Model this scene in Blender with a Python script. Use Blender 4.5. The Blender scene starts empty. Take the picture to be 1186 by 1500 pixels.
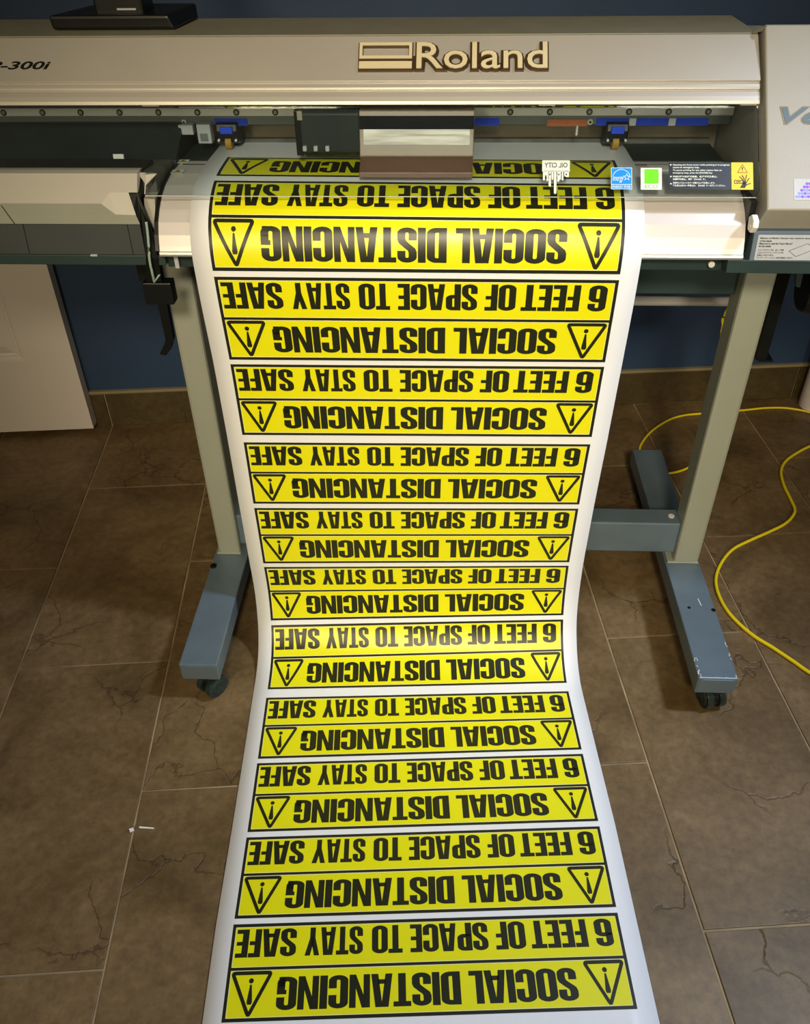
import bpy, bmesh, math, random
from mathutils import Vector, Matrix
random.seed(7)
SC = bpy.context.scene
COL = SC.collection
PI = math.pi

# ------------------------------------------------------------------ camera
cam_d = bpy.data.cameras.new('camera')
cam = bpy.data.objects.new('camera', cam_d)
COL.objects.link(cam)
cam_d.sensor_fit = 'VERTICAL'
cam_d.sensor_height = 36.0
cam_d.sensor_width = 36.0
cam_d.lens = 1241.8607 / 1500.0 * 36.0
cam_d.clip_start = 0.02
_rt = Vector((0.9990, 0.0435, -0.0117)); _up = Vector((-0.0182, 0.6266, 0.7791)); _fw = Vector((-0.0412, 0.7781, -0.6267))
_rt.normalize(); _fw = (_fw - _rt * _fw.dot(_rt)).normalized(); _up = _rt.cross(_fw)
_m = Matrix.Identity(4)
for i in range(3):
    _m[i][0] = _rt[i]; _m[i][1] = _up[i]; _m[i][2] = -_fw[i]
_m[2][3] = 1.2388
cam.matrix_world = _m
SC.camera = cam

# ------------------------------------------------------------------ light
SC.view_settings.view_transform = 'Standard'
SC.view_settings.look = 'None'
SC.view_settings.gamma = 1.0
SC.view_settings.use_curve_mapping = False
SC.view_settings.exposure = 0.0
w = bpy.data.worlds.new('room_ambience'); SC.world = w
w.use_nodes = True
w.node_tree.nodes['Background'].inputs[0].default_value = (1.0, 0.86, 0.58, 1)
w.node_tree.nodes['Background'].inputs[1].default_value = 0.085

def area(name, loc, target, sx, sy, power, color, spread=180):
    d = bpy.data.lights.new(name, 'AREA'); d.shape = 'RECTANGLE'; d.size = sx; d.size_y = sy
    d.energy = power; d.color = color; d.spread = math.radians(spread)
    o = bpy.data.objects.new(name, d); COL.objects.link(o); o.location = loc
    o.rotation_euler = (Vector(target) - Vector(loc)).to_track_quat('-Z', 'Y').to_euler()
    return o
def spot(name, loc, target, size, blend, radius, power, color):
    d = bpy.data.lights.new(name, 'SPOT'); d.spot_size = math.radians(size); d.spot_blend = blend
    d.shadow_soft_size = radius; d.energy = power; d.color = color
    o = bpy.data.objects.new(name, d); COL.objects.link(o); o.location = loc
    o.rotation_euler = (Vector(target) - Vector(loc)).to_track_quat('-Z', 'Y').to_euler()
    return o
spot('warm_ceiling_downlight', (0.05, -1.45, 2.35), (0.03, 1.16, 0.66), 35, 1.0, 0.20, 330, (1.0, 0.86, 0.60))
spot('added_warm_fill_left', (-0.75, -1.75, 1.75), (-0.42, 1.50, 0.20), 50, 1.0, 0.25, 120, (1.0, 0.80, 0.48))  # added low fill without a known source, brightens the door side
spot('added_bounce_fill_right', (1.05, -1.80, 1.62), (0.62, 1.80, 0.18), 44, 1.0, 0.25, 95, (1.0, 0.88, 0.66))  # added bounce fill, lifts the right wall and floor under the printer
spot('cool_ceiling_downlight', (1.45, 0.80, 2.45), (0.04, 0.66, 0.0), 50, 1.0, 0.12, 205, (0.72, 0.83, 1.0))

# ------------------------------------------------------------------ materials
def newmat(name):
    m = bpy.data.materials.new(name); m.use_nodes = True
    return m, m.node_tree, m.node_tree.nodes['Principled BSDF']
def mat(name, col, rough=0.5, metal=0.0, var=0.06, scale=30.0, bump=0.0, bscale=200.0, spec=0.5, coat=0.0):
    m, t, b = newmat(name)
    b.inputs['Roughness'].default_value = rough; b.inputs['Metallic'].default_value = metal
    b.inputs['Specular IOR Level'].default_value = spec
    b.inputs['Coat Weight'].default_value = coat
    tc = t.nodes.new('ShaderNodeTexCoord')
    n = t.nodes.new('ShaderNodeTexNoise'); n.inputs['Scale'].default_value = scale; n.inputs['Detail'].default_value = 4
    t.links.new(tc.outputs['Object'], n.inputs['Vector'])
    r = t.nodes.new('ShaderNodeValToRGB')
    r.color_ramp.elements[0].position = 0.3; r.color_ramp.elements[1].position = 0.7
    r.color_ramp.elements[0].color = tuple(c * (1 - var) for c in col) + (1,)
    r.color_ramp.elements[1].color = tuple(min(1, c * (1 + var)) for c in col) + (1,)
    t.links.new(n.outputs['Fac'], r.inputs['Fac']); t.links.new(r.outputs['Color'], b.inputs['Base Color'])
    if bump:
        n2 = t.nodes.new('ShaderNodeTexNoise'); n2.inputs['Scale'].default_value = bscale
        t.links.new(tc.outputs['Object'], n2.inputs['Vector'])
        bp = t.nodes.new('ShaderNodeBump'); bp.inputs['Strength'].default_value = bump; bp.inputs['Distance'].default_value = 0.001
        t.links.new(n2.outputs['Fac'], bp.inputs['Height']); t.links.new(bp.outputs['Normal'], b.inputs['Normal'])
    return m
M = dict(
    alu=mat('silver_extrusion', (0.54, 0.51, 0.47), 0.36, 0.4, 0.03, 8),
    alu_dark=mat('dull_aluminium', (0.30, 0.29, 0.22), 0.5, 0.3),
    rail=mat('rail_steel', (0.72, 0.70, 0.66), 0.4, 0.1, 0.05, 10),
    apron=mat('apron_metal', (0.66, 0.62, 0.61), 0.34, 0.25, 0.02, 6),
    rim=mat('apron_rim', (0.55, 0.57, 0.58), 0.3, 0.5),
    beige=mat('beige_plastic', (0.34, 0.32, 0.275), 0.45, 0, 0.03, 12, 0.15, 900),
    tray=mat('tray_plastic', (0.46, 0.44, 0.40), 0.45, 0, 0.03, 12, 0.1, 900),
    tray_shaded=mat('tray_plastic_shaded', (0.30, 0.31, 0.27), 0.45, 0, 0.03, 12),  # tray plastic with the shade of its steep lower face coloured in
    label_slate=mat('blue_slate_plastic', (0.09, 0.13, 0.17), 0.5, 0, 0.05, 20),
    slate=mat('slate_plastic', (0.050, 0.058, 0.060), 0.5, 0, 0.05, 20),
    teal=mat('dark_teal_steel', (0.028, 0.050, 0.052), 0.4, 0.1, 0.1, 15),
    dark=mat('dark_interior', (0.018, 0.026, 0.027), 0.5, 0, 0.2, 15),
    grey_in=mat('grey_interior', (0.10, 0.10, 0.09), 0.6, 0, 0.35, 40),
    tan_in=mat('tan_interior', (0.20, 0.16, 0.10), 0.5, 0.2, 0.15, 12),
    green_in=mat('greenish_beam', (0.16, 0.18, 0.17), 0.5, 0.2, 0.1, 12),
    matte_black=mat('matte_black', (0.010, 0.012, 0.015), 0.8, 0, 0.2, 20, spec=0.15),
    black=mat('black_plastic', (0.004, 0.005, 0.005), 0.35, 0, 0.2, 20),
    rubber=mat('caster_rubber', (0.015, 0.03, 0.03), 0.35, 0, 0.3, 60),
    post=mat('post_green_grey', (0.37, 0.39, 0.33), 0.42, 0.25, 0.03, 10, 0.2, 1500),  # green-grey, paler than the foot colour
    foot=mat('foot_blue_grey', (0.135, 0.185, 0.235), 0.36, 0.25, 0.08, 18, 0.2, 1500),  # blue-grey, darker than the post colour
    chip=mat('chipped_paint', (0.8, 0.82, 0.85), 0.5),
    vinyl=mat('white_vinyl', (0.82, 0.84, 0.90), 0.36, 0, 0.01, 4),
    yellow=mat('yellow_ink', (0.78, 0.76, 0.004), 0.34, 0, 0.01, 4),
    ink=mat('black_ink', (0.014, 0.016, 0.007), 0.36, 0, 0.05, 4, spec=0.4),
    halo=mat('pale_yellow_edge', (0.88, 0.86, 0.45), 0.3),
    blue=mat('blue_tape', (0.005, 0.06, 0.75), 0.6, 0, 0.1, 80),
    white=mat('white_plastic', (0.75, 0.75, 0.73), 0.5),
    orange=mat('orange_tape', (0.55, 0.16, 0.06), 0.6, 0, 0.1, 80),
    amber=mat('amber_rubber', (0.38, 0.22, 0.02), 0.5),
    brown=mat('carriage_brown', (0.27, 0.20, 0.15), 0.35, 0, 0.1, 14),
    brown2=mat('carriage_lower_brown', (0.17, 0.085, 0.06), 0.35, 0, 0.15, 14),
    gold=mat('logo_face', (0.74, 0.65, 0.42), 0.35, 0.15, 0.04, 20),
    logo_side=mat('logo_side', (0.065, 0.036, 0.016), 0.4, 0.3),
    ve_blue=mat('emblem_blue_grey', (0.085, 0.125, 0.155), 0.5, 0.0),
    st_blue=mat('sticker_blue', (0.0, 0.26, 0.80), 0.4),
    st_green=mat('sticker_green', (0.14, 0.72, 0.0), 0.4),
    st_white=mat('sticker_white', (0.72, 0.76, 0.70), 0.4),
    st_navy=mat('sticker_navy', (0.010, 0.013, 0.022), 0.4),
    st_yellow=mat('sticker_yellow', (0.85, 0.55, 0.0), 0.4),
    st_grey=mat('sticker_grey', (0.42, 0.44, 0.47), 0.4),
    st_clear=mat('sticker_pale', (0.42, 0.42, 0.42), 0.4),
    purple=mat('purple_print', (0.16, 0.03, 0.62), 0.4), lilac=mat('lilac_print', (0.20, 0.22, 0.75), 0.4), pink=mat('pink_print', (0.6, 0.05, 0.4), 0.4),
    text_green=mat('green_text', (0.10, 0.45, 0.02), 0.4),
    door=mat('door_paint', (0.66, 0.61, 0.58), 0.45, 0, 0.02, 6, 0.25, 120),
    wall=mat('navy_wall_paint', (0.019, 0.046, 0.112), 0.65, 0, 0.06, 5, 0.3, 150),
    trim=mat('tan_trim', (0.26, 0.21, 0.12), 0.5),
    cable=mat('yellow_cable_jacket', (0.84, 0.66, 0.01), 0.35, 0, 0.03, 20),
    hose=mat('pale_green_hose', (0.30, 0.42, 0.36), 0.4),
    paper=mat('paper_tube', (0.72, 0.66, 0.66), 0.6),
    scrap=mat('white_scrap', (0.85, 0.85, 0.83), 0.5),
)
def window_mat():
    m, t, b = newmat('painted_reflection_silver')  # reflection streaks put into the base colour of a matte surface
    b.inputs['Metallic'].default_value = 0.0; b.inputs['Roughness'].default_value = 0.5
    tc = t.nodes.new('ShaderNodeTexCoord'); mp = t.nodes.new('ShaderNodeMapping'); mp.inputs['Scale'].default_value = (6, 90, 90)
    n = t.nodes.new('ShaderNodeTexNoise'); n.inputs['Scale'].default_value = 2.2; n.inputs['Detail'].default_value = 3
    r = t.nodes.new('ShaderNodeValToRGB'); r.color_ramp.elements[0].position = .35; r.color_ramp.elements[1].position = .6
    r.color_ramp.elements[0].color = (.45, .42, .40, 1); r.color_ramp.elements[1].color = (.85, .82, .78, 1)
    t.links.new(tc.outputs['Object'], mp.inputs['Vector']); t.links.new(mp.outputs['Vector'], n.inputs['Vector'])
    t.links.new(n.outputs['Fac'], r.inputs['Fac']); t.links.new(r.outputs['Color'], b.inputs['Base Color'])
    return m
M['window'] = window_mat()
def cover_mat():
    m = bpy.data.materials.new('tinted_clear_acrylic'); m.use_nodes = True; t = m.node_tree; t.nodes.clear()
    out = t.nodes.new('ShaderNodeOutputMaterial'); mx = t.nodes.new('ShaderNodeMixShader')
    tr = t.nodes.new('ShaderNodeBsdfTransparent'); gl = t.nodes.new('ShaderNodeBsdfGlossy'); fr = t.nodes.new('ShaderNodeFresnel')
    tr.inputs[0].default_value = (0.89, 0.93, 0.95, 1); gl.inputs['Roughness'].default_value = 0.04
    fr.inputs['IOR'].default_value = 1.45
    t.links.new(fr.outputs[0], mx.inputs[0]); t.links.new(tr.outputs[0], mx.inputs[1]); t.links.new(gl.outputs[0], mx.inputs[2])
    t.links.new(mx.outputs[0], out.inputs[0])
    return m
M['cover'] = cover_mat()
def tile_mat(name, c0, c1, crack=1.0):
    m, t, b = newmat(name)
    N = t.nodes.new; L = t.links.new
    tc = N('ShaderNodeTexCoord'); oi = N('ShaderNodeObjectInfo')
    off = N('ShaderNodeVectorMath'); off.operation = 'MULTIPLY_ADD'
    off.inputs[1].default_value = (1, 1, 1)
    cx = N('ShaderNodeCombineXYZ'); mul = N('ShaderNodeMath'); mul.operation = 'MULTIPLY'; mul.inputs[1].default_value = 37.0
    L(oi.outputs['Random'], mul.inputs[0]); L(mul.outputs[0], cx.inputs[0]); L(mul.outputs[0], cx.inputs[1])
    L(tc.outputs['Object'], off.inputs[0]); L(cx.outputs[0], off.inputs[2])
    vec = off.outputs[0]
    def noise(s, d, r=0.55, dist=0.0):
        n = N('ShaderNodeTexNoise'); n.inputs['Scale'].default_value = s; n.inputs['Detail'].default_value = d
        n.inputs['Roughness'].default_value = r; n.inputs['Distortion'].default_value = dist; L(vec, n.inputs['Vector']); return n.outputs['Fac']
    def ramp(src, p0, k0, p1, k1):
        r = N('ShaderNodeValToRGB'); r.color_ramp.elements[0].position = p0; r.color_ramp.elements[1].position = p1
        r.color_ramp.elements[0].color = k0; r.color_ramp.elements[1].color = k1; L(src, r.inputs['Fac']); return r.outputs['Color']
    def mix(mode, f, a, c):
        x = N('ShaderNodeMix'); x.data_type = 'RGBA'; x.blend_type = mode
        if isinstance(f, float): x.inputs[0].default_value = f
        else: L(f, x.inputs[0])
        L(a, x.inputs[6]); L(c, x.inputs[7]); return x.outputs[2]
    big = ramp(noise(5.0, 6, 0.6, 0.6), 0.32, c0 + (1,), 0.70, c1 + (1,))
    fine = ramp(noise(60.0, 8, 0.7), 0.25, (0.60, 0.57, 0.54, 1), 0.75, (1.38, 1.38, 1.38, 1))
    col = mix('MULTIPLY', 0.9, big, fine)
    # darker pits
    pits = ramp(noise(38.0, 3, 0.5), 0.70, (1, 1, 1, 1), 0.80, (0.45, 0.36, 0.30, 1))
    col = mix('MULTIPLY', 0.8, col, pits)
    # slate cleft lines
    nz = N('ShaderNodeTexNoise'); nz.inputs['Scale'].default_value = 9; nz.inputs['Detail'].default_value = 5; L(vec, nz.inputs['Vector'])
    ad = N('ShaderNodeVectorMath'); ad.operation = 'MULTIPLY_ADD'; ad.inputs[1].default_value = (0.16, 0.16, 0.16); L(nz.outputs['Color'], ad.inputs[0]); L(vec, ad.inputs[2])
    vo = N('ShaderNodeTexVoronoi'); vo.feature = 'DISTANCE_TO_EDGE'; vo.inputs['Scale'].default_value = 4.2; L(ad.outputs[0], vo.inputs['Vector'])
    cr = ramp(vo.outputs['Distance'], 0.0, (0, 0, 0, 1), 0.010, (1, 1, 1, 1))
    msk = ramp(noise(4.0, 2, 0.5), 0.50, (1, 1, 1, 1), 0.58, (0, 0, 0, 1))
    mm = N('ShaderNodeMath'); mm.operation = 'MAXIMUM'; L(cr, mm.inputs[0]); L(msk, mm.inputs[1])
    ck = ramp(mm.outputs[0], 0.0, (0.42, 0.34, 0.27, 1), 1.0, (1, 1, 1, 1))
    col = mix('MULTIPLY', 0.75 * crack, col, ck)
    L(col, b.inputs['Base Color'])
    b.inputs['Roughness'].default_value = 0.5
    h1 = N('ShaderNodeMath'); h1.operation = 'MULTIPLY_ADD'; h1.inputs[1].default_value = 0.6; L(noise(7.0, 9, 0.62, 0.4), h1.inputs[0]); L(mm.outputs[0], h1.inputs[2])
    bp = N('ShaderNodeBump'); bp.inputs['Strength'].default_value = 0.5; bp.inputs['Distance'].default_value = 0.0018
    L(h1.outputs[0], bp.inputs['Height']); L(bp.outputs['Normal'], b.inputs['Normal'])
    return m
M['tile'] = tile_mat('brown_slate_tile', (0.092, 0.057, 0.020), (0.215, 0.143, 0.070))
M['basetile'] = tile_mat('dark_base_tile', (0.048, 0.033, 0.010), (0.085, 0.060, 0.022), 0.3)
M['grout'] = mat('tan_grout', (0.30, 0.225, 0.13), 0.8, 0, 0.45, 9, 0.3, 300)

# ------------------------------------------------------------------ helpers
def obj(name, geo, m, parent=None, bevel=0.0, smooth=False, label=None, seg=2):
    if isinstance(geo, bmesh.types.BMesh):
        me = bpy.data.meshes.new(name); geo.to_mesh(me); geo.free()
    else:
        me = geo
    me.materials.append(M[m] if isinstance(m, str) else m)
    if smooth:
        for p in me.polygons: p.use_smooth = True
    o = bpy.data.objects.new(name, me); COL.objects.link(o)
    if parent is not None:
        o.parent = parent
        r = parent
        while r.parent is not None: r = r.parent
        if parent.type == 'EMPTY': o.matrix_parent_inverse = Matrix.Translation(parent.location).inverted()
        elif r is not parent or True:
            o.matrix_parent_inverse = Matrix.Identity(4)
    if bevel:
        b = o.modifiers.new('bevel', 'BEVEL'); b.width = bevel; b.segments = seg; b.limit_method = 'ANGLE'; b.angle_limit = math.radians(35)
    if label: o['label'] = label
    return o
def thing(name, loc, label, cat, group=None):
    o = bpy.data.objects.new(name, None); COL.objects.link(o); o.location = loc; o.empty_display_size = 0.05
    o['label'] = label; o['category'] = cat
    if group: o['group'] = group
    return o
def tag(o, label, cat, group=None):
    o['label'] = label; o['category'] = cat
    if group: o['group'] = group
    return o
def struct(o): o['kind'] = 'structure'; return o
def box(bm, x0, x1, y0, y1, z0, z1):
    r = bmesh.ops.create_cube(bm, size=1.0)
    for v in r['verts']:
        v.co = Vector((x0 + (v.co.x + .5) * (x1 - x0), y0 + (v.co.y + .5) * (y1 - y0), z0 + (v.co.z + .5) * (z1 - z0)))
    return r['verts']
def mbox(*a):
    bm = bmesh.new(); box(bm, *a); return bm
def prism(bm, prof, x0, x1):
    """closed YZ profile extruded along X"""
    a = [bm.verts.new((x0, y, z)) for y, z in prof]; b = [bm.verts.new((x1, y, z)) for y, z in prof]
    n = len(prof); fs = []
    for i in range(n): fs.append(bm.faces.new((a[i], a[(i + 1) % n], b[(i + 1) % n], b[i])))
    fs.append(bm.faces.new(a)); fs.append(bm.faces.new(b[::-1]))
    bmesh.ops.recalc_face_normals(bm, faces=bm.faces[:])
def mprism(prof, x0, x1):
    bm = bmesh.new(); prism(bm, prof, x0, x1); return bm
def hull_faces(verts, faces):
    bm = bmesh.new(); v = [bm.verts.new(p) for p in verts]
    for f in faces: bm.faces.new([v[i] for i in f])
    bmesh.ops.recalc_face_normals(bm, faces=bm.faces[:]); return bm
def cyl(bm, p0, p1, r0, r1=None, n=20):
    r1 = r0 if r1 is None else r1
    p0 = Vector(p0); p1 = Vector(p1); d = p1 - p0
    q = d.to_track_quat('Z', 'Y').to_matrix().to_4x4(); q.translation = (p0 + p1) / 2
    bmesh.ops.create_cone(bm, cap_ends=True, segments=n, radius1=r0, radius2=r1, depth=d.length, matrix=q)
def mcyl(*a, **k):
    bm = bmesh.new(); cyl(bm, *a, **k); return bm
def smoothpath(pts, n=8):
    P = [Vector(p) for p in pts]; out = []
    for i in range(len(P) - 1):
        p0 = P[max(i - 1, 0)]; p1 = P[i]; p2 = P[i + 1]; p3 = P[min(i + 2, len(P) - 1)]
        for k in range(n):
            t = k / n
            out.append(0.5 * ((2 * p1) + (p2 - p0) * t + (2 * p0 - 5 * p1 + 4 * p2 - p3) * t * t + (-p0 + 3 * p1 - 3 * p2 + p3) * t ** 3))
    out.append(P[-1]); return out
def tube(bm, pts, r, n=8):
    rings = []; up = Vector((0, 0, 1))
    for i, p in enumerate(pts):
        a = pts[max(i - 1, 0)]; b = pts[min(i + 1, len(pts) - 1)]; t = (b - a).normalized()
        s = t.cross(up)
        if s.length < 0.15: s = t.cross(Vector((1, 0, 0)))
        s.normalize(); u = s.cross(t)
        rings.append([bm.verts.new(p + r * (math.cos(2 * PI * k / n) * s + math.sin(2 * PI * k / n) * u)) for k in range(n)])
    for a, b in zip(rings, rings[1:]):
        for k in range(n): bm.faces.new((a[k], a[(k + 1) % n], b[(k + 1) % n], b[k]))
    bm.faces.new(rings[0][::-1]); bm.faces.new(rings[-1])
    bmesh.ops.recalc_face_normals(bm, faces=bm.faces[:])
class Frame:
    """a flat patch: origin, unit x, unit y, normal"""
    def __init__(s, o, x, y):
        s.o = Vector(o); s.x = Vector(x).normalized(); s.y = Vector(y).normalized(); s.n = s.x.cross(s.y).normalized()
    def __call__(s, a, b, c=0.0): return s.o + s.x * a + s.y * b + s.n * c
def slope_frame(a, b):
    # x along X, y up the slope; origin at X=0, top edge; b coordinate is negative downwards
    A = Vector((0, a[0], a[1])); B = Vector((0, b[0], b[1]))
    return Frame(A, (1, 0, 0), A - B)
def rect(bm, F, x0, x1, y0, y1, h=0.0004, base=0.0, r=0.0):
    pts = [(x0, y0), (x1, y0), (x1, y1), (x0, y1)]
    if r > 0:
        pts = []
        for cx, cy, a0 in ((x1 - r, y1 - r, 0), (x0 + r, y1 - r, 90), (x0 + r, y0 + r, 180), (x1 - r, y0 + r, 270)):
            for k in range(4): a = math.radians(a0 + 30 * k); pts.append((cx + r * math.cos(a), cy + r * math.sin(a)))
    poly(bm, F, pts, h, base)
def poly(bm, F, pts, h=0.0004, base=0.0):
    a = [bm.verts.new(F(x, y, base + h)) for x, y in pts]; b = [bm.verts.new(F(x, y, base)) for x, y in pts]
    n = len(pts); fs = [bm.faces.new(a), bm.faces.new(b[::-1])]
    for i in range(n): fs.append(bm.faces.new((a[(i + 1) % n], a[i], b[i], b[(i + 1) % n])))
    bmesh.ops.recalc_face_normals(bm, faces=fs)
def mrect(*a, **k):
    bm = bmesh.new(); rect(bm, *a, **k); return bm
_tc = {}
def text_polys(s, offset=0.0, shear=0.0, spacing=1.0):
    key = (s, offset, shear, spacing)
    if key in _tc: return _tc[key]
    c = bpy.data.curves.new('t', 'FONT'); c.body = s; c.offset = offset; c.shear = shear; c.space_character = spacing; c.resolution_u = 3
    o = bpy.data.objects.new('t', c); COL.objects.link(o)
    me = bpy.data.meshes.new_from_object(o)
    V = [(v.co.x, v.co.y) for v in me.vertices]; Fc = [tuple(p.vertices) for p in me.polygons]
    bpy.data.objects.remove(o); bpy.data.curves.remove(c); bpy.data.meshes.remove(me)
    if not V: V = [(0, 0), (1, 0), (1, 1)]; Fc = []
    x0 = min(v[0] for v in V); x1 = max(v[0] for v in V); y0 = min(v[1] for v in V); y1 = max(v[1] for v in V)
    V = [((x - x0) / (x1 - x0), (y - y0) / (y1 - y0)) for x, y in V]
    _tc[key] = (V, Fc); return _tc[key]
def text(bm, F, s, x0, x1, y0, y1, base=0.0, h=0.0, **k):
    """text fitted into a rectangle; h > 0 extrudes"""
    V, Fc = text_polys(s, **k)
    P = [(x0 + a * (x1 - x0), y0 + b * (y1 - y0)) for a, b in V]
    vs = [bm.verts.new(F(a, b, base + h)) for a, b in P]
    cnt = {}
    for f in Fc:
        try: bm.faces.new([vs[i] for i in f])
        except ValueError: pass
        for i in range(len(f)):
            e = (f[i], f[(i + 1) % len(f)]); cnt[e] = cnt.get(e, 0) + 1
    if h > 0:
        lo = [bm.verts.new(F(a, b, base)) for a, b in P]
        for (i, j) in list(cnt):
            if (j, i) not in cnt:
                try: bm.faces.new((vs[j], vs[i], lo[i], lo[j]))
                except ValueError: pass
def stroke2(path, wd, closed=False):
    """polyline with mitred width -> list of quads (2D)"""
    n = len(path); L = []; R = []
    for i in range(n):
        if closed: a = path[i - 1]; b = path[i]; c = path[(i + 1) % n]
        else: a = path[max(i - 1, 0)]; b = path[i]; c = path[min(i + 1, n - 1)]
        d1 = (b[0] - a[0], b[1] - a[1]); d2 = (c[0] - b[0], c[1] - b[1])
        l1 = math.hypot(*d1); l2 = math.hypot(*d2)
        if l1 < 1e-9: d1, l1 = d2, l2
        if l2 < 1e-9: d2, l2 = d1, l1
        n1 = (-d1[1] / l1, d1[0] / l1); n2 = (-d2[1] / l2, d2[0] / l2)
        mx, my = n1[0] + n2[0], n1[1] + n2[1]; ml = math.hypot(mx, my) or 1; mx /= ml; my /= ml
        k = wd / 2 / max(0.3, mx * n1[0] + my * n1[1])
        L.append((b[0] + mx * k, b[1] + my * k)); R.append((b[0] - mx * k, b[1] - my * k))
    q = []
    for i in range(n if closed else n - 1):
        j = (i + 1) % n; q.append([L[i], R[i], R[j], L[j]])
    return q
def rounded(pts, r, k=4):
    out = []; n = len(pts)
    for i in range(n):
        a, b, c = pts[i - 1], pts[i], pts[(i + 1) % n]
        la = math.hypot(a[0] - b[0], a[1] - b[1]); lc = math.hypot(c[0] - b[0], c[1] - b[1])
        p = (b[0] + (a[0] - b[0]) * r / la, b[1] + (a[1] - b[1]) * r / la); q = (b[0] + (c[0] - b[0]) * r / lc, b[1] + (c[1] - b[1]) * r / lc)
        for j in range(k + 1):
            t = j / k; out.append(((1 - t) ** 2 * p[0] + 2 * t * (1 - t) * b[0] + t * t * q[0], (1 - t) ** 2 * p[1] + 2 * t * (1 - t) * b[1] + t * t * q[1]))
    return out

# ------------------------------------------------------------------ floor and wall
TY = 0.1012
ux, uy = Vector((math.cos(TY), math.sin(TY), 0)), Vector((-math.sin(TY), math.cos(TY), 0))
def tw(u, v, z=0.0): p = ux * u + uy * v; p.z = z; return p
PU, PV, V0, WV = 0.284, 0.568, 0.548, 1.975
bm = bmesh.new()
fl = [tw(-1.9, -0.6, -0.0025), tw(1.95, -0.6, -0.0025), tw(1.95, WV + 0.1, -0.0025), tw(-1.9, WV + 0.1, -0.0025)]
vt = [bm.verts.new(p) for p in fl]; vb = [bm.verts.new(p - Vector((0, 0, 0.1))) for p in fl]
bm.faces.new(vt); bm.faces.new(vb[::-1])
for i in range(4): bm.faces.new((vt[(i + 1) % 4], vt[i], vb[i], vb[(i + 1) % 4]))
floor = struct(obj('floor', bm, 'grout'))
def slab(du, dv, h, bev):
    bm = bmesh.new(); box(bm, -du / 2, du / 2, -dv / 2, dv / 2, -h, 0)
    top = [e for e in bm.edges if all(v.co.z > -1e-6 for v in e.verts)]
    bmesh.ops.bevel(bm, geom=top, offset=bev, segments=2, profile=0.6, affect='EDGES')
    me = bpy.data.meshes.new('tile'); bm.to_mesh(me); bm.free(); me.materials.append(M['tile']); return me
G = 0.0038
full = slab(PU - G, PV - G, 0.006, 0.0012)
cut = {}
for k in range(-6, 7):
    uc = -0.405 + PU * (k + 0.5)
    if uc < -1.8 or uc > 1.85: continue
    ph = 0.0 if k % 2 else PV / 2     # running bond
    j = -3
    while True:
        v0 = V0 + ph + PV * j; v1 = v0 + PV; j += 1
        if v0 > WV: break
        if v1 < -0.5: continue
        v1c = min(v1, WV + 0.003)
        if v1c - v0 < 0.012: continue
        if abs(v1c - v1) < 1e-6: me = full
        else:
            key = round(v1c - v0, 3)
            if key not in cut: cut[key] = slab(PU - G, v1c - v0 - G, 0.006, 0.0012)
            me = cut[key]
        o = bpy.data.objects.new('tile', me); COL.objects.link(o); o.parent = floor
        o.location = tw(uc, (v0 + v1c) / 2, random.uniform(-0.0004, 0.0)); o.rotation_euler = (random.uniform(-.0006, .0006), random.uniform(-.0006, .0006), TY)
def wallbox(name, u0, u1, v0, v1, z0, z1, m, parent=None, bevel=0):
    bm = bmesh.new(); vs = box(bm, u0, u1, v0, v1, z0, z1)
    for v in vs: z = v.co.z; v.co = tw(v.co.x, v.co.y, z)
    return obj(name, bm, m, parent, bevel)
wall = struct(wallbox('wall_back', -2.6, 2.6, WV, WV + 0.12, -0.1, 2.5, 'wall'))
base = struct(wallbox('baseboard_back', -1.9, 1.95, WV - 0.004, WV + 0.02, -0.0025, 0.100, 'grout'))
joint = [-1.93, -1.31, -0.69, -0.07, 0.55, 1.17, 1.79]
for a, b in zip(joint, joint[1:]):
    wallbox('tile', a + 0.002, b - 0.002, WV - 0.010, WV - 0.003, 0.0008, 0.097, 'basetile', base, 0.001)
wallbox('trim_strip', -1.9, 1.95, WV - 0.0105, WV + 0.01, 0.0975, 0.105, 'trim', base, 0.001)

# door leaf standing open along the wall
DP = ((-0.9202, 1.8465, 0.4654), (-0.9182, 1.8467, 0.0171), (-1.1637, 1.8218, 0.0057))
du = (Vector(DP[1]) - Vector(DP[2])); du.z = 0; du.normalize()
dc = Vector((DP[1][0], DP[1][1], 0.016))
FD = Frame(dc, -du, (0, 0, 1))     # x to the left along the leaf
FD.n = Vector((du.y, -du.x, 0))
if FD.n.y > 0: FD.n = -FD.n
def door_poly(bm, x0, x1, z0, z1, t0, t1):
    v = [FD(x, z, t) for t in (t0, t1) for x, z in ((x0, z0), (x1, z0), (x1, z1), (x0, z1))]
    V = [bm.verts.new(p) for p in v]
    for f in ((0, 1, 2, 3), (4, 5, 6, 7), (0, 1, 5, 4), (1, 2, 6, 5), (2, 3, 7, 6), (3, 0, 4, 7)): bm.faces.new([V[i] for i in f])
    bmesh.ops.recalc_face_normals(bm, faces=bm.faces[:])
DW, DH = 0.76, 2.03
bm = bmesh.new(); door_poly(bm, 0, DW, 0, DH, -0.034, -0.008)
door = struct(obj('door_1', bm, 'door'))
pz = [(0.205, 0.86), (1.0, 1.62), (1.72, 1.93)]
px_ = [(0.118, 0.345), (0.415, 0.642)]
bm = bmesh.new()
for x0, x1 in ((0, 0.118), (0.345, 0.415), (0.642, DW)): door_poly(bm, x0, x1, 0, DH, -0.008, 0)
for (x0, x1) in px_:
    for z0, z1 in ((0, 0.205), (0.86, 1.0), (1.62, 1.72), (1.93, DH)): door_poly(bm, x0, x1, z0, z1, -0.008, 0)
obj('door_frame', bm, 'door', door)
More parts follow.
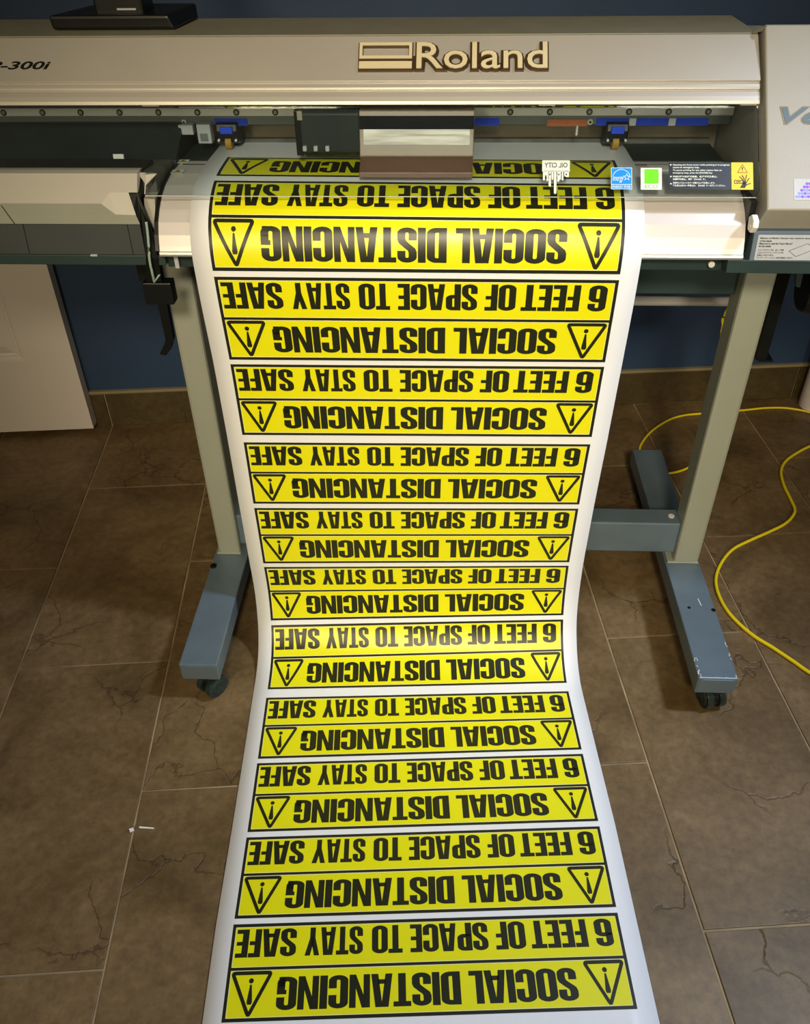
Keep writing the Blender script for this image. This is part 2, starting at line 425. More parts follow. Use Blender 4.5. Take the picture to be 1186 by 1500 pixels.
for x0, x1 in px_:
    for z0, z1 in pz:
        bm = bmesh.new()
        rings = []
        for ins, t in ((0, 0), (0.006, -0.001), (0.010, -0.0045), (0.016, -0.0045), (0.020, -0.0065), (0.040, -0.0005), (0.042, 0)):
            rings.append([bm.verts.new(FD(x, z, t)) for x, z in ((x0 + ins, z0 + ins), (x1 - ins, z0 + ins), (x1 - ins, z1 - ins), (x0 + ins, z1 - ins))])
        for a, b in zip(rings, rings[1:]):
            for k in range(4): bm.faces.new((a[k], a[(k + 1) % 4], b[(k + 1) % 4], b[k]))
        bm.faces.new(rings[-1]); bmesh.ops.recalc_face_normals(bm, faces=bm.faces[:])
        obj('raised_panel', bm, 'door', door)

# ------------------------------------------------------------------ the printer
PR = thing('wide_format_printer', (0.0, 1.30, 0.0), 'silver wide-format printer with clear front cover on a grey steel stand with casters', 'printer')
def P(name, geo, m, bevel=0.0, label=None, smooth=False, parent=None): return obj(name, geo, m, parent or PR, bevel, smooth, label)
def sub(name, geo, m, parent, bevel=0.0, smooth=False):
    o = obj(name, geo, m, None, bevel, smooth); o.parent = parent
    o.matrix_parent_inverse = Matrix.Translation(PR.location).inverted() @ Matrix.Identity(4) if False else Matrix.Identity(4)
    # parents carry identity local space inside the printer, so geometry stays in world coordinates
    return o
XL = -0.86   # left end of the part of the machine that is built
# --- stand
LX0, LX1, RX0, RX1 = -0.4565, -0.3882, 0.4503, 0.5182
for x0, x1, ya, yb, who in ((LX0, LX1, 0.9793, 1.672, 'l'), (RX0, RX1, 0.9793, 1.672, 'r')):
    ft = P('foot', mprism([(ya, 0.0552), (yb, 0.0552), (yb, 0.095), (ya, 0.095)], x0, x1), 'foot', 0.0022)
    F = Frame((0, ya, 0), (1, 0, 0), (0, 0, 1))
    sub('end_cap', mrect(F, x0 + 0.003, x1 - 0.003, 0.0585, 0.0915, 0.0012, 0.0, r=0.006), 'foot', ft, 0.0004)
    hl = [(x0 + 0.02, ya + (0.17 if who == 'r' else 0.22), 0.0945, 0.0954, .0032), (x1 - 0.004, ya + 0.165, 0.0945, 0.0955, .0042)]
    if who == 'l': hl = [(x0 + 0.006, 1.235, 0.0945, 0.0985, .006)]
    for hx, hy, h0, h1, hr in hl: sub('bolt_hole', mcyl((hx, hy, h0), (hx, hy, h1), hr, n=14), 'black', ft)
    if who == 'r':
        bm = bmesh.new(); FT = Frame((0, 0, 0.095), (1, 0, 0), (0, 1, 0)); rr = random.Random(3)
        for k in range(26):
            side = rr.random()
            if side < .45: cx, cy, lx, ly = x0 + rr.uniform(.001, .007), ya + rr.uniform(.0, .045), rr.uniform(.0007, .0022), rr.uniform(.001, .006)
            elif side < .75: cx, cy, lx, ly = x1 - rr.uniform(.001, .004), ya + rr.uniform(.0, .09), rr.uniform(.0005, .0012), rr.uniform(.002, .010)
            else: cx, cy, lx, ly = rr.uniform(x0 + .003, x1 - .003), ya + rr.uniform(.0005, .002), rr.uniform(.002, .009), .0007
            poly(bm, FT, [(cx - lx / 2, cy - ly / 2), (cx + lx / 2, cy - ly / 3), (cx + lx / 3, cy + ly / 2), (cx - lx / 3, cy + ly / 3)], 0.00015, 0.0001)
        poly(bm, FT, [(0.4935, 1.155), (0.4948, 1.155), (0.4925, 1.175), (0.4915, 1.173)], 0.0002, 0.0001)
        sub('paint_chips', bm, 'chip', ft)['kind'] = 'stuff'
for x0, x1 in ((-0.4480, -0.4029), (0.4662, 0.5145)):
    po = P('post', mprism([(1.273, 0.0945), (1.327, 0.0945), (1.327, 0.752), (1.273, 0.752)], x0, x1), 'post', 0.0055)
    sub('base_plate', mbox(x0 - 0.0125 if x0 > 0 else x0 - 0.004, x1 + 0.0005, 1.2725, 1.345, 0.0948, 0.0985), 'post', po, 0.0015)
cb = P('crossbeam', mbox(-0.404, 0.4665, 1.285, 1.331, 0.1128, 0.1867), 'foot', 0.003, 'slate-blue lower crossbeam')
sub('bolt', mcyl((0.452, 1.308, 0.1867 - .001), (0.452, 1.308, 0.1867 + 0.0015), 0.006, n=16), 'rail', cb)
P('upper_beam', mbox(-0.404, 0.4665, 1.300, 1.334, 0.6518, 0.751), 'teal', 0.002)
def caster(x, y, rot, r=0.0205):
    c, s = math.cos(rot), math.sin(rot); ax = Vector((c, s, 0)); fw_ = Vector((-s, c, 0))
    hc = Vector((x, y, r)) ; bm = bmesh.new()
    cyl(bm, hc + Vector((0, 0, 0.008)), hc + Vector((0, 0, 0.0345)), 0.011, 0.013, 16)
    cyl(bm, hc - ax * 0.006, hc + ax * 0.006, r * 0.80, n=24)
    top = 0.0552
    cyl(bm, Vector((x, y, top - 0.006)), Vector((x, y, top)), 0.022, n=20)
    ca = P('caster', bm, 'black', 0.001)
    for sg in (-1, 1):
        w_ = bmesh.new(); cyl(w_, hc + ax * sg * 0.006, hc + ax * sg * 0.0175, r, n=28); cyl(w_, hc + ax * sg * 0.0175, hc + ax * sg * 0.0195, r * .72, r * .6, n=28)
        cyl(w_, hc + ax * sg * 0.0195, hc + ax * sg * 0.0205, r * .22, n=14)
        sub('wheel', w_, 'rubber', ca, 0.0012)
caster(-0.4120, 1.0005, -0.62, .0225)
caster(0.4967 - .004, 0.9929 + .010, 0.22, .0225)
caster(-0.422, 1.63, 0.3); caster(0.484, 1.62, 0.5)

# --- chassis under the platen
P('chassis', mprism([(1.150, 0.786), (1.158, 0.752), (1.56, 0.752), (1.56, 0.846), (1.30, 0.846), (1.17, 0.80)], -0.397, 0.4035), 'teal', 0.001)
sc = P('screw', mcyl((0.3699, 1.147, 0.7643), (0.3699, 1.153, 0.7643), 0.0045, n=18), 'rail', 0.001)
# --- apron: faceted metal sheet the vinyl runs over
AP = [(1.405, 0.8555), (1.2465, 0.8560), (1.211, 0.8510), (1.187, 0.8440), (1.166, 0.8325), (1.150, 0.8195), (1.1405, 0.8050), (1.1345, 0.7915), (1.1320, 0.7850)]
back = [(y + 0.006, z - 0.004) for y, z in AP[::-1]]
ap = P('apron', mprism(AP + [(1.1300, 0.7815), (1.1345, 0.7790)] + back, -0.397, 0.404), 'apron', 0.0006)
sub('apron_rim', mprism([(1.1298, 0.7852), (1.1285, 0.7815), (1.1300, 0.7785), (1.1345, 0.7785), (1.1335, 0.7855)], -0.397, 0.404), 'rim', ap, 0.0006)
P('edge_gasket', mprism([(y - 0.0012, z + 0.0012) for y, z in AP] + back[:-1] + [(1.405, 0.84)], -0.4022, -0.3972), 'black')
# step lines on the platen
P('platen', mbox(-.397, .404, 1.304, 1.400, .8540, .8572), 'dark', .0, 'dark platen behind the apron')
sub('cutter_line', mbox(-0.39, 0.40, 1.2860, 1.2880, 0.8560, 0.8569), 'dark', ap)
sub('platen_strip', mbox(0.29, 0.4035, 1.262, 1.2855, 0.8562, 0.8570), 'rail', ap)
FP = Frame((0, 0, 0.8572), (1, 0, 0), (0, 1, 0))
def warn(bmy, bmk, F, cx, cy, s):
    tri = [(cx - s, cy - s * .8), (cx + s, cy - s * .8), (cx, cy + s * .95)]
    for q in stroke2(rounded(tri, s * .2, 2), s * .22, True): poly(bmk, F, q, 0.0001, 0.0006)
    poly(bmk, F, [(cx - s * .12, cy - s * .05), (cx + s * .12, cy - s * .05), (cx + s * .16, cy + s * .5), (cx - s * .16, cy + s * .5)], .0001, .0006)
    poly(bmk, F, [(cx - s * .1, cy - s * .5), (cx + s * .1, cy - s * .5), (cx + s * .1, cy - s * .28), (cx - s * .1, cy - s * .28)], .0001, .0006)
for (cx, cy, F) in ((-0.3923, 1.2972, FP), (-0.3882, 1.2487 , FP)):
    st = sub('warning_sticker', mrect(F, cx - .0085, cx + .0085, cy - .0075, cy + .0085, .0004, .0002), 'st_white', ap)
    a = bmesh.new(); b = bmesh.new(); tri = [(cx - .0065, cy - .005), (cx + .0065, cy - .005), (cx, cy + .0065)]
    poly(a, F, tri, .0001, .0006); poly(b, F, [(cx - .001, cy - .002), (cx + .001, cy - .002), (cx + .001, cy + .003), (cx - .001, cy + .003)], .0001, .0008)
    for q in stroke2(tri, .0008, True): poly(b, F, q, .0001, .0007)
    bmy = a; st2 = P('warning_symbol', bmy, 'st_yellow'); st3 = P('warning_symbol', b, 'ink')

# --- top fascia (45 degree extrusion)
fas = [(1.313, 1.019), (1.2602, .9736), (1.2622, .9708), (1.2585, .9693), (1.2560, .9668), (1.2548, .9645), (1.2562, .9628), (1.2526, .9612),
       (1.2478, .9570), (1.2440, .9522), (1.2430, .9478), (1.262, .9440), (1.33, .952), (1.56, .952), (1.60, .9905), (1.455, 1.0165)]
P('fascia', mprism(fas, XL, 0.4165), 'alu', 0.0007, 'silver top fascia')
P('top_plate', mprism([(1.3155, 1.0193), (1.455, 1.0169), (1.60, .9910), (1.60, .9955), (1.455, 1.0215 - .0015), (1.3155, 1.0205)], XL, 0.4165), 'alu_dark', 0.0)
FF = slope_frame((1.313, 1.019), (1.2598, .9732))
def fr(a): return (a[0], -a[1])
# raised logo
lg = bmesh.new(); lb = bmesh.new()
ex0, ex1 = -0.1214, -0.0486
ey1, ey0 = -0.0141, -0.0541
tx0, tx1 = -0.0430, 0.1336
eh = ey1 - ey0; ew = ex1 - ex0
def frame_rect(bm, x0, x1, y0, y1, t, base, h):
    for a in ((x0, x1, y0, y0 + t), (x0, x1, y1 - t, y1), (x0, x0 + t, y0 + t, y1 - t), (x1 - t, x1, y0 + t, y1 - t)): rect(bm, FF, *a, h, base)
frame_rect(lb, ex0 - .0008, ex1 + .0008, ey0 + eh * .33, ey1 + .0008, .0062, 0, .004)
rect(lb, FF, ex0 - .0008, ex1 + .0008, ey0 - .002, ey0 + eh * .40, .004)
frame_rect(lg, ex0 + .0005, ex1 - .0005, ey0 + eh * .39, ey1, .0042, .004, .0012)
rect(lg, FF, ex0 + .0005, ex1 - .0005, ey0 + .0005, ey0 + eh * .28, .0012, .004)
rect(lb, FF, ex1 - .001, tx0 + .002, ey0 - .0015, ey0 + eh * .5, .0038)
text(lb, FF, 'Roland', tx0 - .0018, tx1 + .0018, ey0 - .0026, ey1 + .001, 0.0, .004, offset=0.050)
text(lg, FF, 'Roland', tx0, tx1, ey0, ey1, .004, .0012, offset=0.004)
lo = P('raised_logo', lb, 'logo_side', label='brown backing of the raised logo')
sub('logo_face', lg, 'gold', lo)
bm = bmesh.new()
text(bm, FF, 'SP-300i', -0.5498 - 0.104, -0.5498, -0.0501, -0.0374, .0003, .0003, offset=.02, shear=.25)
P('model_lettering', bm, 'black')
for x0, x1 in ((208, 233), (495, 523), (789, 813), (1083, 1108)): pass
for x0, x1 in ((-0.4199, -0.3961), (0.1235, 0.1455), (0.3908, 0.4133)):
    P('cover_clip', mbox(x0, x1, 1.2425, 1.25, .9464, .9476), 'alu_dark', 0.0005)

# --- interior
def pb(name, xa, xb, ytop, ybot, Y, d, m, bev=0.0, label=None, parent=None):
    return P(name, mbox(xa, xb, Y, Y + d, ybot, ytop), m, bev, label, parent=parent)
P('gantry_beam', mbox(XL, 0.4165, 1.3550, 1.41, 0.8945, 0.945), 'green_in', 0.0006)
rl = P('linear_rail', mbox(XL, 0.4165, 1.3450, 1.3552, 0.9086, 0.9198), 'rail', 0.0012, 'silver linear rail')
xs = []
k = 0
for sx in (5, 62, 118, 175, 232, 289, 346, 403, 460, 517, 575, 632, 690, 747, 805, 863, 921, 979, 1037):
    pass
SX = (-0.6676, -0.6079, -0.5495, -0.4902, -0.4312, -0.3723, -0.3138, -0.2554, -0.1972, -0.1393, -0.0805, -0.0230, 0.0353, 0.0924, 0.1502, 0.2079, 0.2653, 0.3225, 0.3795)
for x in SX:
    zc = 0.9142
    s_ = sub('rail_screw', mcyl((x, 1.3440, zc), (x, 1.3455, zc), 0.0046, n=20), 'black', rl)
    bm = bmesh.new()
    cyl(bm, (x, 1.3432, zc), (x, 1.3441, zc), 0.0026, n=14)
    P('screw_head', bm, 'alu_dark')
P('back_panel', mbox(XL, 0.4165, 1.409, 1.415, 0.845, 0.8945), 'tan_in')
P('slot_shade_strip', mbox(XL, 0.4165, 1.400, 1.4095, 0.8862, 0.8950), 'dark')  # solid dark strip standing in for the shade in the slit
P('platen_rear_strip', mbox(-0.37, 0.4035, 1.392, 1.402, 0.8562, 0.8640), 'grey_in')
def tape(x0, x1, y0, y1, m, Y=1.3538, name='tape_strip', label=None):
    return P(name, mbox(x0, x1, Y, Y + .0013, y0, y1), m, 0, label)
zt1, zt0 = 0.9031, 0.8930
tape(-0.3509, -0.3009, zt0, zt1, 'blue', label='blue masking tape')
tape(0.0360, 0.0776, zt0, zt1, 'blue', label='blue masking tape')
tape(0.2208, 0.3846, zt0, zt1, 'blue', label='blue masking tape')
tape(0.1486, 0.2081, zt0 - .0005, zt1 - .001, 'orange', 1.3525, label='orange flat bracket')
for a, b in ((0.2692, 0.2792), (0.3272, 0.3371)):
    tape(a, b, zt0, zt1, 'white', 1.3528, 'white_tab')
P('cutter_pin', mcyl((0.1933, 1.350, 0.8805), (0.1933, 1.350, 0.8939), .0016, n=10), 'rail')
for x in (-0.3974, 0.2118):
    z_ = 0.8983
    o = P('bolt', mcyl((x, 1.3515, z_), (x, 1.3552, z_), .0042, n=18), 'rail', .0008)
    sub('socket', mcyl((x, 1.3508, z_), (x, 1.3516, z_), .0018, n=10), 'black', o)
def pinch(xc):
    h = P('pinch_roller', mprism([(1.346, .8985), (1.343, .888), (1.346, .872), (1.362, .8655), (1.385, .8655), (1.39, .8985)], xc - .0165, xc + .0165), 'black', .002)
    sub('blue_cap', mbox(xc - .0095, xc + .0095, 1.3400, 1.3435, .8845, .8945), 'blue', h, .0012)
    sub('amber_wheel', mcyl((xc - .0048, 1.3520, .8700), (xc + .0048, 1.3520, .8700), .0098, n=22), 'amber', h, .001)
    for s in (-1, 1):
        sub('screw', mcyl((xc + s * .013, 1.3405, .8755), (xc + s * .013, 1.3445, .8755), .0018, n=10), 'rail', h)
pinch(-0.3321); pinch(0.2524)
# dark maintenance cover on the left and grey bracket beside it
P('maintenance_cover', mprism([(1.345, 0.8985), (1.285, .862), (1.285, .845), (1.40, .845), (1.40, 0.8985)], XL, -0.3989), 'dark', .0015, 'dark green maintenance cover')
P('inner_ledge', mprism([(1.2852, .864), (1.192, .874), (1.19, .80), (1.2852, .80)], XL, -.4035), 'grey_in', .0008)
P('paper_scrap', mprism([(1.2835, .864), (1.2795, .8655), (1.2815, .8725), (1.2855, .871)], -0.4900, -0.4747), 'scrap')
P('grey_bracket', mbox(-0.4032, -0.3814, 1.338, 1.352, 0.8842, 0.8977), 'st_grey', .0006)
gb = P('sensor_block', mbox(-0.3754, -0.3546, 1.336, 1.355, 0.8720, 0.8992), 'st_grey', .0012, 'translucent grey sensor block')
sub('sensor_window', mbox(-0.3710, -0.3595, 1.3345, 1.337, 0.8759, 0.8866), 'green_in', gb, .0006)
# carriage
cg = P('print_carriage', mprism([(1.256, .9335), (1.262, .880), (1.285, .8685), (1.343, .8685), (1.343, .938), (1.262, .938)], -0.2059, -0.1220), 'dark', .002, 'dark green-black carriage block')
for a, b, c, d, m_ in ((433, 443, 155, 232, 'black'), ): pass
sub('carriage_edge', mbox(-0.2143, -0.2046, 1.262, 1.34, .876, .936), 'black', cg, .001)
sub('cable_clamp', mbox(-0.2088, -0.2012, 1.2545, 1.262, .925, .937), 'alu_dark', cg, .001)
for xx in (-0.2016, -0.1860, -0.1693):
    sub('connector', mbox(xx - .0028, xx + .0028, 1.2555, 1.262, .8835, .8905), 'st_grey', cg, .0008)
cx0, cx1 = -0.1219, 0.0376
ccp = [(1.256, .9375), (1.2475, .9060), (1.2400, .8815), (1.215, .8685), (1.212, .8615), (1.215, .8612), (1.30, .8675), (1.30, .9375)]
cc = P('carriage_cover', mprism(ccp[:3] + [(1.25, .8690), (1.30, .8690), (1.30, .9375)], cx0, cx1), 'brown', .0012, 'brown print-head carriage cover')
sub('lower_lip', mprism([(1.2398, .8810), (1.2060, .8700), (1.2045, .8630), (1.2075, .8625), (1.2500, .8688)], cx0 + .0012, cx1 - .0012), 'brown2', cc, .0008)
FC = Frame((0, 1.256, .9375), (1, 0, 0), (0, 1.256 - 1.2475, .9375 - .9060))
sub('black_band', mrect(FC, cx0 + .0003, cx1 - .0003, -.0235, -.0065, .0006, 0.0), 'matte_black', cc)
def cz(y):  return (1.256 - 1.2475, .9375 - .9060)
FC2 = Frame((0, 1.2475, .9060), (1, 0, 0), (0, 1.2475 - 1.24, .9060 - .8815))
wy1, wy0 = 0.9152 - .906, 0.8954 - .906
sub('silver_window', mrect(FC2, -0.1162, 0.0319, wy0, wy1, .0008, .0), 'window', cc)

# --- clear front cover
CV = [(1.2475, .945), (1.158, .8528)]
def cvp(t): return (CV[0][0] + (CV[1][0] - CV[0][0]) * t, CV[0][1] + (CV[1][1] - CV[0][1]) * t)
nrm = Vector((0, -(CV[0][1] - CV[1][1]), (CV[0][0] - CV[1][0]))).normalized()
FCV = slope_frame(*CV)
clen = math.hypot(CV[0][0] - CV[1][0], CV[0][1] - CV[1][1])
tl = 0.0962
cpts = [(XL, 0.0), (XL, -tl), (-0.4118, -tl), (-0.4118 + .001, -clen + .003), (-0.4118 + .005, -clen), (0.412, -clen), (0.4165, -clen + .012), (0.4165, 0.0)]
bm = bmesh.new(); poly(bm, FCV, cpts, 0.0026, -0.0026)
fc = P('front_cover', bm, 'cover', 0, 'clear tinted acrylic front cover')
bm = bmesh.new()
rect(bm, FCV, cpts[3][0], 0.412, -clen - .0001, -clen + .0009, .0006, -.0008)
rect(bm, FCV, XL, cpts[2][0], -tl - .0001, -tl + .0010, .0006, -.0008)
rect(bm, FCV, cpts[2][0] - .0001, cpts[2][0] + .0010, -clen + .003, -tl, .0006, -.0008)
sub('polished_edge', bm, 'rail', fc)
def cr(x0, y0, x1, y1): return (x0, x1, y0, y1)
# stickers on the cover
def C2(a): return a
ea = ((0.2211, 0.0875), (0.2482, 0.1170))
x0, x1, y1, y0 = ea[0][0], ea[1][0], -ea[0][1], -ea[1][1]
W_, H_ = x1 - x0, y1 - y0
st = sub('blue_star_sticker', mrect(FCV, x0, x1, y0, y1, .0003, .0001), 'st_blue', fc)
bm = bmesh.new()
for q in stroke2([(x0, y0), (x1, y0), (x1, y1), (x0, y1)], .0007, True): poly(bm, FCV, q, .0001, .0004)
rect(bm, FCV, x0, x1, y0 + H_ * .20, y0 + H_ * .225, .0001, .0004)
arc = [(x0 + W_ * (.5 + .44 * math.cos(a)), y0 + H_ * (.48 + .44 * math.sin(a))) for a in [math.radians(d) for d in range(8, 176, 8)]]
for q in stroke2(arc, .0007): poly(bm, FCV, q, .0001, .0004)
scx, scy = x0 + W_ * .76, y0 + H_ * .56; star = []
for k in range(10):
    a = PI / 2 + k * PI / 5; r_ = W_ * (.17 if k % 2 == 0 else .07); star.append((scx + r_ * math.cos(a), scy + r_ * math.sin(a)))
for q in stroke2(star, .0006, True): poly(bm, FCV, q, .0001, .0004)
text(bm, FCV, 'energy', x0 + W_ * .07, x0 + W_ * .62, y0 + H_ * .30, y0 + H_ * .58, .0005, .0, shear=.5)
text(bm, FCV, 'ENERGY STAR', x0 + W_ * .05, x0 + W_ * .95, y0 + H_ * .05, y0 + H_ * .16, .0005, .0, offset=.015)
P('sticker_print', bm, 'st_white')
ea = ((0.2601, 0.0874), (0.2880, 0.1178))
x0, x1, y1, y0 = ea[0][0], ea[1][0], -ea[0][1], -ea[1][1]; W_, H_ = x1 - x0, y1 - y0
sub('eco_sticker', mrect(FCV, x0, x1, y0, y1, .0003, .0001), 'st_white', fc)
P('sticker_print', mrect(FCV, x0 + W_ * .17, x1 - W_ * .15, y0 + H_ * .27, y1 - H_ * .06, .0001, .0004, r=.0015), 'st_green')
bm = bmesh.new(); text(bm, FCV, 'ECO', x0 + W_ * .2, x1 - W_ * .2, y0 + H_ * .06, y0 + H_ * .22, .0005, .0, offset=.004); P('sticker_lettering', bm, 'text_green')
ea = ((0.2972, 0.0797), (0.3787, 0.1176))
x0, x1, y1, y0 = ea[0][0], ea[1][0], -ea[0][1], -ea[1][1]; W_, H_ = x1 - x0, y1 - y0
sub('caution_sticker', mrect(FCV, x0, x1, y0, y1, .0003, .0001), 'st_navy', fc)
lines = [('Opening the front cover while printing is in progress', 1.0), ('causes an emergency stop.', .47), ('To pause printing for any other reason than an', .86), ('emergency stop, press the [PAUSE] key.', .70), None,
         ('印刷过程中如打开前盖，机器将紧急停止。', .78), ('如需暂时停止，请按［PAUSE］键。', .58), None,
         ('印刷中にフロントカバーを開けると緊急停止します。', .74), ('緊急停止以外の一時停止は、［PAUSE］キーを押してください。', .92)]
bm = bmesh.new(); yy = y1 - H_ * .05; lh = H_ * .098
for ln in lines:
    if ln is None: yy -= lh * .35; continue
    text(bm, FCV, ln[0], x0 + W_ * .065, x0 + W_ * (.065 + .92 * ln[1]), yy - lh * .86, yy - lh * .12, .0005, .0, offset=.028); yy -= lh
for q in (.93, .50, .235): rect(bm, FCV, x0 + W_ * .02, x0 + W_ * .045, y0 + H_ * (q - .045), y0 + H_ * q, .0001, .0004)
P('sticker_lettering', bm, 'st_white')
ea = ((0.3796, 0.0796), (0.4082, 0.1175))
x0, x1, y1, y0 = ea[0][0], ea[1][0], -ea[0][1], -ea[1][1]; W_, H_ = x1 - x0, y1 - y0
sub('hand_warning_sticker', mrect(FCV, x0, x1, y0, y1, .0003, .0001, r=.001), 'st_yellow', fc)
bm = bmesh.new()
def S2(a, b): return (x0 + W_ * a, y0 + H_ * b)
for q in stroke2(rounded([S2(.28, .62), S2(.74, .62), S2(.51, .92)], .0008, 2), .0008, True): poly(bm, FCV, q, .0001, .0004)
poly(bm, FCV, [S2(.495, .71), S2(.525, .71), S2(.545, .82), S2(.475, .82)], .0001, .0004); poly(bm, FCV, [S2(.485, .66), S2(.535, .66), S2(.535, .69), S2(.485, .69)], .0001, .0004)
for q in stroke2([S2(.14, .23), S2(.52, .23), S2(.52, .34), S2(.14, .34)], .0010, True): poly(bm, FCV, q, .0001, .0004)
poly(bm, FCV, [S2(.22, .27), S2(.40, .27), S2(.46, .285), S2(.40, .305), S2(.22, .305)], .0001, .0004)
poly(bm, FCV, [S2(.38, .06), S2(.62, .06), S2(.68, .20), S2(.60, .30), S2(.50, .22)], .0001, .0004)
for pth in ([S2(.58, .2), S2(.50, .38), S2(.36, .48)], [S2(.60, .22), S2(.57, .42), S2(.48, .53)], [S2(.62, .22), S2(.66, .42), S2(.70, .54)], [S2(.64, .2), S2(.74, .34), S2(.82, .42)], [S2(.62, .14), S2(.76, .20), S2(.88, .23)]):
    for q in stroke2(pth, .0013): poly(bm, FCV, q, .0001, .0004)
P('sticker_print', bm, 'ink')
# mirrored drip sticker stuck inside the cover
ea = ((0.1290, 0.0770), (0.1658, 0.1238))
x0, x1, y1, y0 = ea[0][0], ea[1][0], -ea[0][1], -ea[1][1]; W_, H_ = x1 - x0, y1 - y0
bm = bmesh.new()
rect(bm, FCV, x0, x1, y0 + H_ * .66, y1, .0002, .0001)
for a, b, bot in ((.03, .10, .40), (.10, .16, .55), (.16, .22, .38), (.24, .32, .22), (.34, .41, .42), (.43, .52, .0), (.55, .62, .36), (.62, .68, .42), (.71, .77, .40), (.80, .85, .52), (.85, .97, .50)):
    rect(bm, FCV, x0 + W_ * a, x0 + W_ * b, y0 + H_ * bot, y0 + H_ * .70, .0002, .0001, r=W_ * .028)
sub('drip_sticker', bm, 'st_white', fc)
bm = bmesh.new(); text(bm, FCV, 'OIL CITY', x1 - W_ * .08, x0 + W_ * .08, y0 + H_ * .78, y0 + H_ * .93, .0005, .0, offset=.02)
for cx_ in (.25, .58, .85): rect(bm, FCV, x0 + W_ * cx_, x0 + W_ * (cx_ + .05), y0 + H_ * .55, y0 + H_ * .60, .0001, .0004)
P('sticker_lettering', bm, 'text_dark' if 'text_dark' in M else 'slate')

# --- right housing
H0, H1 = (1.305, 1.0315), (1.1316, .8463)
XH = 0.4205; XR = 0.80; HB = (1.150, 0.8130)
FH = slope_frame(H0, H1)
vs = [(XH, 1.62, .960), (XH, H0[0], H0[1]), (XH, 1.166, .8935 - .0105), (XH, H1[0], H1[1]), (0.4168, HB[0], HB[1]), (0.4168, 1.21, HB[1]), (XH, 1.62, HB[1])]
vr = [(XR, y, z) for x, y, z in vs]
V = vs + vr; n = len(vs)
faces = [tuple(range(n)), tuple(range(2 * n - 1, n - 1, -1))] + [(i, (i + 1) % n, n + (i + 1) % n, n + i) for i in range(n)]
bm = bmesh.new(); vv = [bm.verts.new(p) for p in V]
for f_ in faces: bm.faces.new([vv[i] for i in f_])
bmesh.ops.triangulate(bm, faces=[f_ for f_ in bm.faces if len(f_.verts) > 4])
bmesh.ops.recalc_face_normals(bm, faces=bm.faces[:])
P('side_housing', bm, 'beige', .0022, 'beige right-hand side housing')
P('housing_flange', hull_faces([(XH + .001, 1.300, 1.0310), (XH - .0125, 1.309, 1.0212), (XH + .001, 1.311, 1.0225), (XH + .001, 1.45, 1.008), (XH - .010, 1.45, 1.000)], [(0, 1, 2), (0, 3, 4, 1), (1, 4, 3, 2)]), 'beige')
bm = bmesh.new()
lx = 0.4399; ly1 = -0.1144; ly0 = -0.1368
text(bm, FH, 'VersaCamm', lx - .002, lx + .262, ly0 - .0015, ly1 + .0015, 0, .0006, offset=.05, shear=.3)
em = P('emblem_backing', bm, 'trim')
bm = bmesh.new(); text(bm, FH, 'VersaCamm', lx, lx + .258, ly0, ly1, .0006, .0005, offset=.022, shear=.3)
sub('emblem_face', bm, 've_blue', em)
ea = ((0.4548, 0.2121), (0.4877, 0.2406))
x0, x1, y1, y0 = ea[0][0], ea[1][0], -ea[0][1], -ea[1][1]; W_, H_ = x1 - x0, y1 - y0
bs = P('ball_sticker', mrect(FH, x0, x1, y0, y1, .0003, .0001, r=.0012), 'st_clear')
bms = {'purple': bmesh.new(), 'lilac': bmesh.new(), 'pink': bmesh.new()}
rr = random.Random(5)
for row in range(5):
    for k in range(8 - row):
        if .10 + .115 * (k + row * .9) > .92: continue
        cxx = x0 + W_ * (.10 + .115 * (k + row * .9)); cyy = y0 + H_ * (.15 + .155 * row); r_ = W_ * .062
        m_ = rr.choice(['purple', 'purple', 'lilac', 'pink' if row > 2 else 'lilac'])
        poly(bms[m_], FH, [(cxx + r_ * math.cos(a * PI / 5), cyy + r_ * math.sin(a * PI / 5)) for a in range(10)], .0001, .0004)
for m_, b_ in bms.items(): sub('ball_print', b_, m_, bs)
# label panel under the housing, ledge below
pp = ((0.4142, 1.1350, 0.8161), (0.4164, 1.1350, 0.7736))
lp = P('label_panel', mprism([(1.130, pp[1][2]), (1.137, 0.8155), (1.30, 0.8155), (1.30, pp[1][2])], pp[0][0] - .001, XR), 'label_slate', .001)
FL = Frame((0, 1.130, pp[1][2]), (1, 0, 0), (0, .007, .8145 - pp[1][2]))
lx0 = 0.4202; lw = .135; lhh = (.8145 - pp[1][2])
sub('notice_label', mrect(FL, lx0 - .001, lx0 + lw, lhh * .12, lhh * .93, .0004, .0, r=.0015), 'st_grey', lp)
bm = bmesh.new(); yy = lhh * .86; lh = lhh * .083
for ln in (('Misuse of Media Clamps may result in damage', .070), ('of the heads.', .0165), ('Make sure to read the "User\'s Manual"', .044), ('for the details.', .0165), None,
              ('メディアクランプは、正しく使用', .034), ('しないとプリンティングヘッドの', .034), ('故障につながります。', .022), ('「ユーザーズマニュアル」を必ずお読みください。', .048)):
    if ln is None: yy -= lh * .5; continue
    text(bm, FL, ln[0], lx0 + .002, lx0 + .002 + ln[1], yy - lh * .85, yy - lh * .1, .0006, 0, offset=.03); yy -= lh
for q in stroke2([(lx0 + .043, lhh * .42), (lx0 + .066, lhh * .66), (lx0 + .078, lhh * .5), (lx0 + .054, lhh * .24)], .0005, True): poly(bm, FL, q, .0001, .0005)
P('label_lettering', bm, 'ink')
